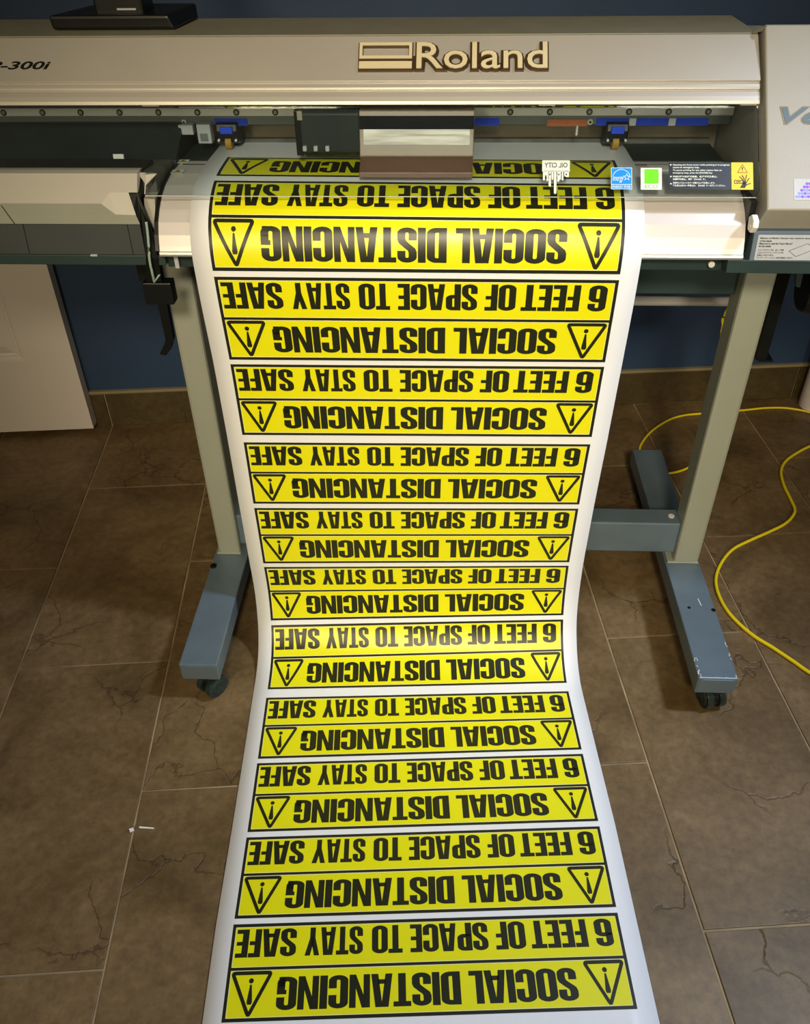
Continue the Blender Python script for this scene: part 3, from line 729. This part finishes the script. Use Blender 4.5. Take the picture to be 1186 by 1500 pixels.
P('lower_ledge', hull_faces([(0.3846, 1.130, 0.7783), (XR, 1.128, 0.7764), (XR, 1.129, 0.7580), (0.3856, 1.130, 0.7599),
     (0.3846, 1.62, 0.7783), (XR, 1.62, 0.7764), (XR, 1.62, 0.7580), (0.3856, 1.62, 0.7599)],
     [(0, 1, 2, 3), (7, 6, 5, 4), (0, 4, 5, 1), (3, 2, 6, 7), (0, 3, 7, 4), (1, 5, 6, 2)]), 'teal', .0008)
hg = P('cover_hinge', mprism([(1.128, .8165), (1.121, .826), (1.124, .8345), (1.136, .8385), (1.146, .832), (1.140, .817)], .4035, .4115), 'white', .0015)
sub('pin', mcyl((.4030, 1.131, .8245), (.4125, 1.131, .8245), .0022, n=12), 'rail', hg)
P('gap_shade_block', mbox(.4042, .4125, 1.150, 1.30, .782, .850), 'black')  # added black block, stands in for shade between apron and housing
P('gap_filler', mbox(.4045, .4160, 1.160, 1.30, .785, .800), 'beige')

# --- left tray
TR0, TR1 = (1.1706, .879), (1.140, .8485)
FTR = slope_frame(TR0, TR1)
XT = -0.4205
def onT(x, y): return FTR(x, y)
tlen = math.hypot(TR0[0] - TR1[0], TR0[1] - TR1[1])
zb = 0.8197
TP = ((-0.4200, 0.0000), (-0.4184, 0.0273), (-0.4303, 0.0273), (-0.4567, 0.0274), (-0.4671, 0.0420))
A = [onT(XL, 0), onT(TP[0][0], 0), onT(TP[1][0], -TP[1][1]), onT(TP[2][0], -TP[2][1]), onT(TP[3][0], -TP[3][1]), onT(TP[4][0], -tlen), onT(XL, -tlen)]
bm = bmesh.new(); va = [bm.verts.new(p) for p in A]; bm.faces.new(va)
topb = [bm.verts.new((XL, 1.195, .879)), bm.verts.new((TP[0][0], 1.195, .879))]
bm.faces.new((va[0], topb[0], topb[1], va[1]))
xe = -0.4200
lowv = [bm.verts.new((XL, 1.142, zb)), bm.verts.new((xe, 1.142, zb))]
pA = bm.verts.new((-0.4511, 1.1412, 0.8335)); pB = bm.verts.new((-0.4228, 1.1412, 0.8326))
bm.faces.new((va[6], va[5], pA, pB, lowv[1], lowv[0]))
bm.faces.new((va[5], va[4], pA)); bm.faces.new((va[4], va[3], pB, pA))
tv = bm.verts.new((xe, 1.20, zb)); tv2 = bm.verts.new((XL, 1.20, zb)); bm.faces.new((lowv[0], lowv[1], tv, tv2))
bmesh.ops.recalc_face_normals(bm, faces=bm.faces[:])
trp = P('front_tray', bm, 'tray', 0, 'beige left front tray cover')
trp.data.materials.append(M['tray_shaded'])
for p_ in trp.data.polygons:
    if p_.index == 2: p_.material_index = 1  # steep front face takes the shaded copy
sub('tray_edge', hull_faces([onT(TP[0][0], 0), onT(TP[1][0], -TP[1][1]), onT(TP[1][0], -TP[1][1]) + Vector((0, .004, -.002)), onT(TP[0][0], 0) + Vector((0, .02, -.002))], [(0, 1, 2, 3)]), 'tray', trp)
P('tray_shade_block', mprism([(1.176, .875), (1.160, .853), (1.148, .828), (1.25, .828), (1.25, .875)], XL, TP[0][0] - .0015), 'black')  # added black block, stands in for the dark inside of the tray shell
sub('tray_seam', hull_faces([(-0.6073, 1.1400, 0.8458), (-0.5971, 1.1412, zb), (-0.5971 + .0018, 1.1412, zb), (-0.6073 + .0018, 1.1400, 0.8458)], [(0, 1, 2, 3)]), 'slate', trp)
wa, wb, wc, wm = ((-0.4225, 1.1810, 0.8758), (-0.3959, 1.1810, 0.8758), (-0.4104, 1.1700, 0.8637), (-0.4100, 1.1740, 0.8761))
P('corner_wedge', hull_faces([wa, wb, wc, wm, (wm[0], 1.190, wc[2])], [(0, 2, 3), (3, 2, 1), (0, 3, 1), (0, 4, 2), (1, 2, 4), (0, 1, 4)]), 'tray')
P('recess_wall', mprism([(1.215, .850), (1.172, .845), (1.160, .815), (1.158, .770), (1.215, .770)], -.4185, -.4030), 'beige', .001, 'beige recess wall beside the apron')
# slate lower front
zs1 = 0.7746
sl = P('lower_panel', mbox(XL, -0.4188, 1.145, 1.30, zs1, zb + .004), 'slate', .001, 'dark slate lower front panel')
for a, b in ((-0.5867, -0.5897), (-0.4397, -0.4403)):
    sub('panel_seam', hull_faces([(a, 1.1446, zb), (b, 1.1446, zs1), (b + .0009, 1.1446, zs1), (a + .0009, 1.1446, zb)], [(0, 1, 2, 3)]), 'black', sl)
P('bottom_rail', mbox(XL, -.395, 1.1435, 1.56, 0.7601, zs1), 'teal', .001)
sub('clip', mbox(-0.5009, -0.4911, 1.1415, 1.145, zs1 - .0012, zs1 + .0012), 'st_grey', sl, .0005)
P('body_left', mprism([(1.30, .845), (1.30, .775), (1.56, .775), (1.56, .95), (1.41, .95), (1.41, .845)], XL, -.3975), 'dark')
# clamp lever: black strip, pale hose, square handle
def poly3(name, pts, r, m, n=8, parent=None):
    bm = bmesh.new(); tube(bm, smoothpath(pts, 8), r, n); return (P(name, bm, m, smooth=True) if parent is None else sub(name, bm, m, parent, smooth=True))
lv = P('clamp_lever', mbox(-0.4376, -0.3954, 1.146, 1.168, 0.6984, 0.7324), 'black', .002, 'black square clamp handle')
bm = bmesh.new()
LS = ((-0.4301, 1.1500, 0.8592), (-0.4179, 1.1500, 0.8592), (-0.4150, 1.1460, 0.8450), (-0.4078, 1.1410, 0.8224), (-0.4029, 1.1410, 0.8043), (-0.4039, 1.1410, 0.7700), (-0.4090, 1.1480, 0.7333), (-0.4310, 1.1480, 0.7332), (-0.4214, 1.1410, 0.7749), (-0.4202, 1.1405, 0.8216), (-0.4236, 1.1405, 0.8413))
vf = [bm.verts.new(p) for p in LS]; bm.faces.new(vf)
r_ = bmesh.ops.extrude_face_region(bm, geom=bm.faces[:])
for v in r_['geom']:
    if isinstance(v, bmesh.types.BMVert): v.co.y += .007
bmesh.ops.recalc_face_normals(bm, faces=bm.faces[:])
sub('lever_arm', bm, 'black', lv, .001)
poly3('hose', ((-0.4090, 1.1370, 0.8248), (-0.4107, 1.1360, 0.8014), (-0.4148, 1.1360, 0.7720), (-0.4160, 1.1390, 0.7506), (-0.4186, 1.1470, 0.7337)), .0019, 'hose', parent=lv)
poly3('hose', ((-0.4186, 1.1470, 0.7337), (-0.4115, 1.1450, 0.7419), (-0.4084, 1.1470, 0.7452)), .0012, 'hose', parent=lv)
P('lever_pivot', mbox(-0.4689, -0.4466, 1.22, 1.25, 0.7025, .760), 'black', .001)
# hanger arms of the roll holder behind the posts
HA = ((-0.5019, 1.3700, 0.6142), (-0.4789, 1.3700, 0.6144), (-0.4868, 1.3700, 0.5264), (-0.4956, 1.3700, 0.5057), (-0.5069, 1.3700, 0.4931), (-0.5190, 1.3700, 0.4957), (-0.5064, 1.3700, 0.5152), (-0.5018, 1.3700, 0.5262))
bm = bmesh.new(); HA = list(HA); HA[0] = (HA[0][0] - .004, HA[0][1], .76); HA[1] = (HA[1][0] - .004, HA[1][1], .76)
vf = [bm.verts.new(p) for p in HA]; bm.faces.new(vf); r_ = bmesh.ops.extrude_face_region(bm, geom=bm.faces[:])
for v in r_['geom']:
    if isinstance(v, bmesh.types.BMVert): v.co.y += .012
bmesh.ops.recalc_face_normals(bm, faces=bm.faces[:])
P('hanger_arm', bm, 'black', .001)
xa, xb, za = 0.6085, 0.6291, 0.4258
ha = P('hanger_arm', mbox(xa, xb, 1.50, 1.512, za, .76), 'black', .001)
sub('arm_foot', mbox(xa + .004, 0.6403, 1.496, 1.545, za - .001, za + .003), 'black', ha)
tb = P('media_bar', mcyl((-.405, 1.46, 0.5664), (0.5287 + .03, 1.46, 0.5664), 0.0087, n=28), 'rail', 0, 'silver media bar', smooth=True)
xk = 0.6211
kb = P('roll_flange', mcyl((xk, 1.42, 0.6069), (xk + .05, 1.42, 0.6069), .036, .045, n=30), 'black', .004)
sub('flange_arm', mbox(xk + .01, xk + .04, 1.41, 1.45, .66, .75), 'black', kb)
P('support_gusset', hull_faces([(0.4988, 1.2500, 0.7074), (0.5414, 1.2500, 0.7076), (0.5451, 1.2500, 0.6869), (0.5399, 1.2500, 0.6869), (0.5036, 1.2620, 0.7022), (0.5466, 1.2620, 0.7025), (0.5503, 1.2620, 0.6816), (0.5451, 1.2620, 0.6816)], [(0, 1, 2, 3), (7, 6, 5, 4), (0, 4, 5, 1), (1, 5, 6, 2), (2, 6, 7, 3), (3, 7, 4, 0)]), 'teal') if False else None
P('support_gusset', hull_faces([(x_, y_, z_) for y_ in (1.25, 1.262) for x_, z_ in ((0.5221, 0.7550), (0.5404, 0.7550), (0.5434, 0.6869), (0.5373, 0.6880))], [(0, 1, 2, 3), (7, 6, 5, 4), (0, 4, 5, 1), (1, 5, 6, 2), (2, 6, 7, 3), (3, 7, 4, 0)]), 'teal')
P('left_bracket', mbox(-0.3840, -0.3781, 1.1475, 1.152, .754, .782), 'st_grey', .0005)

# ------------------------------------------------------------------ vinyl sheet with printed signs
PROF = ((1.4200, 0.8580), (1.3000, 0.8600), (1.2456, 0.8590), (1.2110, 0.8545), (1.1850, 0.8470), (1.1650, 0.8365), (1.1480, 0.8230), (1.1370, 0.8080), (1.1290, 0.7850), (1.1265, 0.7570), (1.1280, 0.7000), (1.1340, 0.6110), (1.1400, 0.4700), (1.1435, 0.3240), (1.1430, 0.1870), (1.1380, 0.1200), (1.1220, 0.0660), (1.1050, 0.0400), (1.0800, 0.0185), (1.0450, 0.0060), (1.0000, 0.0030), (0.3000, 0.0030))
def dens(Pp, n=12):
    out = []
    for i in range(len(Pp) - 1):
        p0 = Vector(Pp[max(i - 1, 0)]); p1 = Vector(Pp[i]); p2 = Vector(Pp[i + 1]); p3 = Vector(Pp[min(i + 2, len(Pp) - 1)])
        d = (p2 - p1).length; m1 = (p2 - p0) / max((p2 - p0).length, 1e-9) * d; m2 = (p3 - p1) / max((p3 - p1).length, 1e-9) * d
        for k in range(n):
            t = k / n; out.append((2 * t ** 3 - 3 * t * t + 1) * p1 + (t ** 3 - 2 * t * t + t) * m1 + (-2 * t ** 3 + 3 * t * t) * p2 + (t ** 3 - t * t) * m2)
    out.append(Vector(Pp[-1])); return out
PD = dens(PROF); PS = [0.0]
for a, b in zip(PD, PD[1:]): PS.append(PS[-1] + (b - a).length)
import bisect as bis
def prof_at(s):
    s = max(0.0, min(PS[-1] - 1e-6, s)); i = bis.bisect_right(PS, s) - 1; i = min(i, len(PD) - 2)
    u = (s - PS[i]) / (PS[i + 1] - PS[i]); p = PD[i].lerp(PD[i + 1], u)
    t0 = (PD[i + 1] - PD[max(i - 1, 0)]).normalized(); t1 = (PD[min(i + 2, len(PD) - 1)] - PD[i]).normalized()
    t = t0.lerp(t1, u).normalized(); return p, Vector((t[1], -t[0]))
ROWS = ((-0.3272, 0.1148, 0.2448, 0.1289), (-0.3274, 0.1907, 0.2436, 0.1991), (-0.3273, 0.2050, 0.2433, 0.2125), (-0.3246, 0.3492, 0.2417, 0.3504), (-0.3244, 0.3577, 0.2417, 0.3587), (-0.3229, 0.4930, 0.2410, 0.4906), (-0.3229, 0.5011, 0.2410, 0.4985), (-0.3231, 0.6337, 0.2393, 0.6278), (-0.3232, 0.6486, 0.2391, 0.6423), (-0.3238, 0.7789, 0.2362, 0.7678), (-0.3238, 0.7887, 0.2360, 0.7772), (-0.3228, 0.9185, 0.2339, 0.9005), (-0.3226, 0.9275, 0.2338, 0.9090), (-0.3193, 1.0487, 0.2346, 1.0234), (-0.3189, 1.0583, 0.2349, 1.0325), (-0.3126, 1.1893, 0.2402, 1.1565), (-0.3115, 1.2088, 0.2414, 1.1751), (-0.3037, 1.3393, 0.2509, 1.3010), (-0.3032, 1.3483, 0.2516, 1.3098), (-0.2959, 1.4754, 0.2613, 1.4357), (-0.2955, 1.4846, 0.2619, 1.4449), (-0.2889, 1.6127, 0.2690, 1.5742), (-0.2885, 1.6210, 0.2694, 1.5826), (-0.2787, 1.7509, 0.2767, 1.7123))      # per sign edge: x and arc length at the left and right sign corner
r0 = ROWS[0]; rn = ROWS[-1]; rp = ROWS[-5]
SG = [(r[1] + r[3]) / 2 for r in ROWS]
ext0 = [-0.3262, r0[1] - .11, 0.2440, r0[3] - .11]
k_ = 0.30 / (SG[-1] - SG[-5])
ext1 = [rn[i] + (rn[i] - rp[i]) * k_ for i in range(4)]
KN = [(SG[0] - .11, ext0)] + list(zip(SG, ROWS)) + [(SG[-1] + 0.30, ext1)]
KS = [k[0] for k in KN]
def sheet_pt(t, sg, off=0.0):
    i = max(0, min(len(KN) - 2, bis.bisect_right(KS, sg) - 1)); u = (sg - KS[i]) / (KS[i + 1] - KS[i])
    a, b = KN[i][1], KN[i + 1][1]; r = [a[j] + (b[j] - a[j]) * u for j in range(4)]
    q = (t + .2795) / .559; x = r[0] + (r[2] - r[0]) * q; s = r[1] + (r[3] - r[1]) * q
    p, n = prof_at(s); return Vector((x, p[0] + n[0] * off, p[1] + n[1] * off))
VB = thing('vinyl_banner', (-0.02, 0.75, 0.003), 'long white vinyl sheet printed with yellow warning signs, draping from the printer onto the floor', 'vinyl print')
NT = 16; TS = [-.305 + .61 * i / NT for i in range(NT + 1)]
sgs = []; s = KS[0]
while s < KS[-1]: sgs.append(s); s += .004
def grid_mesh(name, ts, ss, off):
    vs = [sheet_pt(t, s_, off) for s_ in ss for t in ts]; m = len(ts)
    fs = [(j * m + i, (j + 1) * m + i, (j + 1) * m + i + 1, j * m + i + 1) for j in range(len(ss) - 1) for i in range(m - 1)]
    me = bpy.data.meshes.new(name); me.from_pydata([tuple(v) for v in vs], [], fs); me.update(); return me
sheet = obj('sheet', grid_mesh('sheet', TS, sgs, 0.0), 'vinyl', VB, smooth=True)
sm = sheet.modifiers.new('solid', 'SOLIDIFY'); sm.thickness = .0007; sm.offset = -1
# glyphs, condensed heavy capitals; unit height
K = 1.5; SWD = .208
def arcp(cx, cy, r, a0, a1, n=8): return [(cx + r * math.cos(math.radians(a0 + (a1 - a0) * k / n)), cy + r * math.sin(math.radians(a0 + (a1 - a0) * k / n))) for k in range(n + 1)]
def sk(path, closed=False, wd=SWD): return [[(x, y / K) for x, y in q] for q in stroke2(path, wd, closed)]
def R_(x0, y0, x1, y1): return [[(x0, y0), (x1, y0), (x1, y1), (x0, y1)]]
def glyph(c):
    h = SWD / 2
    if c == 'I': return .20, R_(0, 0, .20, 1)
    if c == 'L': return .37, R_(0, 0, .20, 1) + R_(.20, 0, .37, .15)
    if c == 'T': return .46, R_(.13, 0, .33, .85) + R_(0, .85, .46, 1)
    if c == 'F': return .38, R_(0, 0, .20, 1) + R_(.20, .85, .38, 1) + R_(.20, .43, .36, .57)
    if c == 'E': return .39, R_(0, 0, .20, 1) + R_(.20, .85, .39, 1) + R_(.20, .44, .37, .575) + R_(.20, 0, .39, .15)
    if c == 'N': return .54, R_(0, 0, .17, 1) + R_(.37, 0, .54, 1) + [[(.15, 1), (.17, .62), (.37, .0), (.39, 0)], [(.15, 1), (.39, 0), (.37, .42), (.21, 1)]]
    if c == 'A': return .56, [[(0, 0), (.185, 0), (.28, .84), (.28, 1), (.11, 1)], [(.56, 0), (.45, 1), (.28, 1), (.28, .84), (.375, 0)]] + R_(.17, .17, .39, .31)
    if c == 'Y': return .54, [[(0, 1), (.195, 1), (.30, .56), (.27, .36), (.175, .36)], [(.345, 1), (.54, 1), (.365, .36), (.27, .36), (.24, .56)]] + R_(.17, 0, .37, .40)
    w_ = {'S': .50, 'O': .52, 'C': .51, 'G': .52, 'D': .51, 'P': .48, '6': .51}[c]; r = w_ / 2 - h; R = w_ - h; cx = w_ / 2; T = K - h - r; B = h + r
    if c == 'O': return w_, sk([(h, B), (h, T)] + arcp(cx, T, r, 180, 0)[1:] + [(R, B)] + arcp(cx, B, r, 0, -180)[1:-1], True)
    if c == 'C': return w_, sk([(R, .60 * K), (R, T)] + arcp(cx, T, r, 0, 180)[1:] + [(h, B)] + arcp(cx, B, r, 180, 360)[1:] + [(R, .40 * K)])
    if c == 'G': return w_, sk([(R, .62 * K), (R, T)] + arcp(cx, T, r, 0, 180)[1:] + [(h, B)] + arcp(cx, B, r, 180, 360)[1:] + [(R, .30 * K)]) + R_(R - h, 0, w_ - .04, .3) + R_(cx + .01, .40, w_, .53) + R_(R - h, .29, w_, .41)
    if c == 'D': return w_, sk([(h, h), (h, K - h), (cx, K - h)] + arcp(cx, T, r, 90, 0)[1:] + [(R, B)] + arcp(cx, B, r, 0, -90)[1:], True)
    if c == 'P': r = .12; R = w_ - h; return w_, R_(0, 0, SWD, .5) + sk([(h, .47 * K), (h, K - h), (R - r, K - h)] + arcp(R - r, K - h - r, r, 90, 0)[1:] + [(R, .47 * K + r)] + arcp(R - r, .47 * K + r, r, 0, -90)[1:], True)
    if c == '6': return w_, sk([(R, .70 * K), (R, T)] + arcp(cx, T, r, 0, 180)[1:] + [(h, B)] + arcp(cx, B, r, 180, 360)[1:] + [(R, .58 * K - r)] + arcp(cx, .58 * K - r, r, 0, 165)[1:])
    if c == 'S': return w_, sk([(R, .66 * K), (R, T)] + arcp(cx, T, r, 0, 180)[1:] + [(h, .70 * K), (h + .03, .62 * K), (cx, .52 * K), (R - .03, .41 * K), (R, .33 * K), (R, B)] + arcp(cx, B, r, 0, -180)[1:] + [(h, .36 * K)])
def word(s, u0, u1, v0, v1, gap=.030):
    W = 0; gl = []
    for c in s:
        w_, q = glyph(c); gl.append((W, q)); W += w_ + (gap if c not in 'LTFY' else gap * .6)
    W -= gap; out = []; kx = (u1 - u0) / W
    for x_, q in gl:
        for pl in q: out.append([(u0 + (x_ + a) * kx, v0 + b * (v1 - v0)) for a, b in pl])
    return out
SW_, SH_, MID = .559, .128, .0615
U = SW_
def build_letters():
    out = []
    v0, v1 = .0078, .0078 + .0385
    for s_, a, b in (('6', .0235, .0680), ('FEET', .0890, .2330), ('OF', .2475, .3235), ('SPACE', .3435, .5425), ('TO', .5625, .6405), ('STAY', .6635, .8100), ('SAFE', .8335, .987)):
        out += word(s_, a * U, b * U, v0, v1)
    v0, v1 = MID + .0118, MID + .0118 + .0420
    for s_, a, b in (('SOCIAL', .135, .3996), ('DISTANCING', .422, .873)): out += word(s_, a * U, b * U, v0, v1)
    return out
def build_border():
    t = .0045; r = []
    r += R_(0, 0, SW_, t) + R_(0, SH_ - t, SW_, SH_) + R_(0, t, t, SH_ - t) + R_(SW_ - t, t, SW_, SH_ - t) + R_(t, MID - .0020, SW_ - t, MID + .0020)
    return r
def build_tri(u0, u1):
    c = (u0 + u1) / 2; b, tp = MID + .0055, MID + .0620; s = .0022; dz = .0015
    out = stroke2(rounded([(u0 + s + .001, b), (u1 - s - .001, b), (c, tp - s)], .004, 3), .0050, True)
    out += [[(c - .0012, b + .0150), (c + .0012, b + .0150), (c + .0038, b + .037), (c - .0038, b + .037)]]
    out += [[(c - .0038, b + .037), (c + .0038, b + .037), (c + .0026, b + .0402), (c - .0026, b + .0402)]]
    out += [[(c + .0034 * math.cos(k * PI / 6), b + .0102 + .0034 * math.sin(k * PI / 6)) for k in range(12)]]
    return out
def clip(poly_, ax, val, keep_low):
    out = []
    for i in range(len(poly_)):
        a, b = poly_[i - 1], poly_[i]; da, db = a[ax] - val, b[ax] - val
        ia = da <= 0 if keep_low else da >= 0; ib = db <= 0 if keep_low else db >= 0
        if ia != ib:
            t = da / (da - db); out.append((a[0] + (b[0] - a[0]) * t, a[1] + (b[1] - a[1]) * t))
        if ib: out.append(b)
    return out
def slice_polys(polys, dv=.004, du=.038125):
    out = []
    for pl in polys:
        lo = min(p[1] for p in pl); hi = max(p[1] for p in pl); k = math.floor(lo / dv)
        while k * dv < hi - 1e-9:
            q = clip(clip(pl, 1, k * dv, False), 1, (k + 1) * dv, True) if hi - lo > dv * .2 else pl
            if len(q) >= 3:
                l2 = min(p[0] for p in q); h2 = max(p[0] for p in q)
                if h2 - l2 > du:
                    j = math.floor(l2 / du)
                    while j * du < h2 - 1e-9:
                        q2 = clip(clip(q, 0, j * du, False), 0, (j + 1) * du, True)
                        if len(q2) >= 3: out.append(q2)
                        j += 1
                else: out.append(q)
            if q is pl: break
            k += 1
    return out
T_let = [slice_polys([q for q in build_letters() if (q[0][1] > MID) == up_row]) for up_row in (False, True)]; T_bor = slice_polys(build_border())
T_halo = slice_polys(sum([R_(.0045, a, SW_ - .0045, a + .0009) for a in (.0045, MID - .0029, MID + .0020, SH_ - .0054)], []) + R_(.0045, .0045, .0053, SH_ - .0045) + R_(SW_ - .0053, .0045, SW_ - .0045, SH_ - .0045))
T_tri = [slice_polys(build_tri(.0045, .0645)), slice_polys(build_tri(SW_ - .0645, SW_ - .0045))]
T_pan = slice_polys(R_(0, 0, SW_, SH_))
def map_polys(name, polys, s0, s1, off, vmin=0.0):
    vs = []; fs = []; ix = {}
    for pl in polys:
        if vmin > 0:
            pl = clip(pl, 1, vmin, False)
            if len(pl) < 3: continue
        f_ = []
        for u, v in pl:
            key = (round(u, 6), round(v, 6))
            if key not in ix: ix[key] = len(vs); vs.append(tuple(sheet_pt(.2795 - u, s0 + v / SH_ * (s1 - s0), off)))
            if not f_ or f_[-1] != ix[key]: f_.append(ix[key])
        if len(f_) > 1 and f_[0] == f_[-1]: f_.pop()
        if len(set(f_)) >= 3 and len(set(f_)) == len(f_): fs.append(f_)
    me = bpy.data.meshes.new(name); me.from_pydata(vs, [], fs); me.update()
    # face outwards
    if me.polygons:
        p = me.polygons[0]; c = p.center; n = p.normal
        if n.y > 0.5 or n.z < -0.5: me.flip_normals()
    return me
def vsub(name, me, m, parent):
    if not me.polygons: bpy.data.meshes.remove(me); return None
    o = obj(name, me, m, None, smooth=True); o.parent = parent; return o
for k in range(12):
    if k == 0:
        sb = SG[1]; s0 = sb - (SG[3] - SG[2]) * 1.02; s1 = sb; vmin = MID - .0045
        s0 = sb - (sb - SG[0]) / (SH_ - MID) * SH_
    else: s0, s1 = SG[2 * k], SG[2 * k + 1]; vmin = 0.0
    sgn = obj('printed_sign', map_polys('printed_sign', T_pan, s0, s1, .00015, vmin), 'yellow', VB, smooth=True)
    vsub('border', map_polys('border', T_bor, s0, s1, .00032, vmin), 'ink', sgn)
    vsub('border_edge', map_polys('border_edge', T_halo, s0, s1, .00026, vmin), 'halo', sgn)
    for tl_ in T_let: vsub('lettering', map_polys('lettering', tl_, s0, s1, .00032, vmin), 'ink', sgn)
    for tt in T_tri: vsub('warning_triangle', map_polys('warning_triangle', tt, s0, s1, .00032, vmin), 'ink', sgn)

# ------------------------------------------------------------------ loose things
# black device on top of the printer
BX = thing('desk_device', (-.45, 1.42, 1.019), 'black plastic base with a thick upright, lying on top of the printer', 'device')
bx0, bx1 = -0.5685, -0.3883
obj('base_box', hull_faces([(bx0 + .002, 1.355, 1.0210), (bx1, 1.355, 1.0210), (bx1 + .012, 1.45, 1.0210), (bx0 + .02, 1.45, 1.0210), (bx0, 1.353, 1.0397), (bx1 - .008, 1.353, 1.0397), (bx1 + .004, 1.478, 1.0374), (bx0 + .03, 1.478, 1.0374)],
    [(0, 1, 5, 4), (1, 2, 6, 5), (2, 3, 7, 6), (3, 0, 4, 7), (4, 5, 6, 7), (3, 2, 1, 0)]), 'black', BX, .004)
up_ = obj('upright', mbox(-0.5073, -0.4360, 1.375, 1.43, 1.0385 - .004, 1.15), 'black', BX, .004)
obj('silver_strip', mbox(-0.4734, -0.4458, 1.372, 1.3765, 1.0430, 1.0456), 'st_grey', BX, .0005)
# yellow network cables
def cable(name, pts, r, label, z=None):
    bm = bmesh.new(); tube(bm, smoothpath(pts, 8), r, 8); o = obj(name, bm, 'cable', None, smooth=True); return tag(o, label, 'cable', None)
zc = .0030
c1 = ((1.0432, 1.9133), (1.0154, 1.9722), (0.9826, 1.9987), (0.9330, 2.0148), (0.8778, 2.0134), (0.8198, 2.0016), (0.7630, 1.9932), (0.7019, 1.9814), (0.6485, 1.9698), (0.6037, 1.9450), (0.5530, 1.8942), (0.5192, 1.8423), (0.5031, 1.7987), (0.5041, 1.7451), (0.5304, 1.7055), (0.5671, 1.7065), (0.6119, 1.7306), (0.6582, 1.7728))
pts = [(1.75, 1.70, zc), (1.45, 1.86, zc), (1.22, 1.93, zc)] + [(x, y, zc) for x, y in c1]
last = ((0.6415, 1.7200, 0.1007), (0.5905, 1.6200, 0.2732), (0.5697, 1.6000, 0.4067), (0.5648, 1.6000, 0.4480), (0.5677, 1.6000, 0.4896))
pts[-1] = (pts[-1][0], pts[-1][1], .012)
pts += [tuple(q) for q in last] + [(.62, 1.56, .66), (.62, 1.54, .74)]
cable('network_cable', pts, .0030, 'yellow cable looping along the wall and round the right rear foot of the stand')
c2 = ((1.0407, 1.8811), (0.9797, 1.8544), (0.9396, 1.8316), (0.9000, 1.8032), (0.8575, 1.7634), (0.8328, 1.7195), (0.8227, 1.6637), (0.8218, 1.6077), (0.8194, 1.5691), (0.8046, 1.5412), (0.7779, 1.5135), (0.7365, 1.4859), (0.6879, 1.4563), (0.6427, 1.4252), (0.6091, 1.3841), (0.5846, 1.3362), (0.5765, 1.2906), (0.5811, 1.2414), (0.5955, 1.2020), (0.6178, 1.1661), (0.6440, 1.1386), (0.6726, 1.1051), (0.7002, 1.0726), (0.7506, 1.0389))
cable('network_cable', [(1.80, 1.45, .0036), (1.50, 1.66, .0036), (1.25, 1.78, .0036)] + [(x, y, .0036) for x, y in c2] + [(.82, .86, .0036), (1.05, .70, .0036), (1.4, .62, .0036), (1.8, .66, .0036)], .0036, 'yellow cable snaking across the floor tiles right of the right front foot')
# white tube standing by the wall
rb = (0.9738, 2.0404, 0.0000)
rc_ = Vector((rb[0] + .034, rb[1] - .012, 0))
bm = bmesh.new(); cyl(bm, (rc_.x, rc_.y, .001), (rc_.x, rc_.y, .62), .036, n=40)
ro = obj('paper_roll', bm, 'paper', None, .004, True); tag(ro, 'white roll standing upright on the floor against the wall at the right', 'roll')
# litter
sp = ((-0.4717, 0.7223), (-0.4469, 0.7208), (-0.4475, 0.7190), (-0.4709, 0.7193))
bm = bmesh.new(); F0 = Frame((0, 0, 0), (1, 0, 0), (0, 1, 0)); poly(bm, F0, sp, .0012, .0002)
tag(obj('plastic_strip', bm, 'scrap'), 'thin white strip of litter on the floor tile, left of the banner', 'scrap')
sp = ((-0.4868, 0.7169), (-0.4809, 0.7195), (-0.4773, 0.7149), (-0.4828, 0.7112))
bm = bmesh.new(); poly(bm, F0, sp, .0015, .0004)
tag(obj('paper_scrap', bm, 'scrap'), 'tiny square white paper chip lying on a grout line', 'scrap')
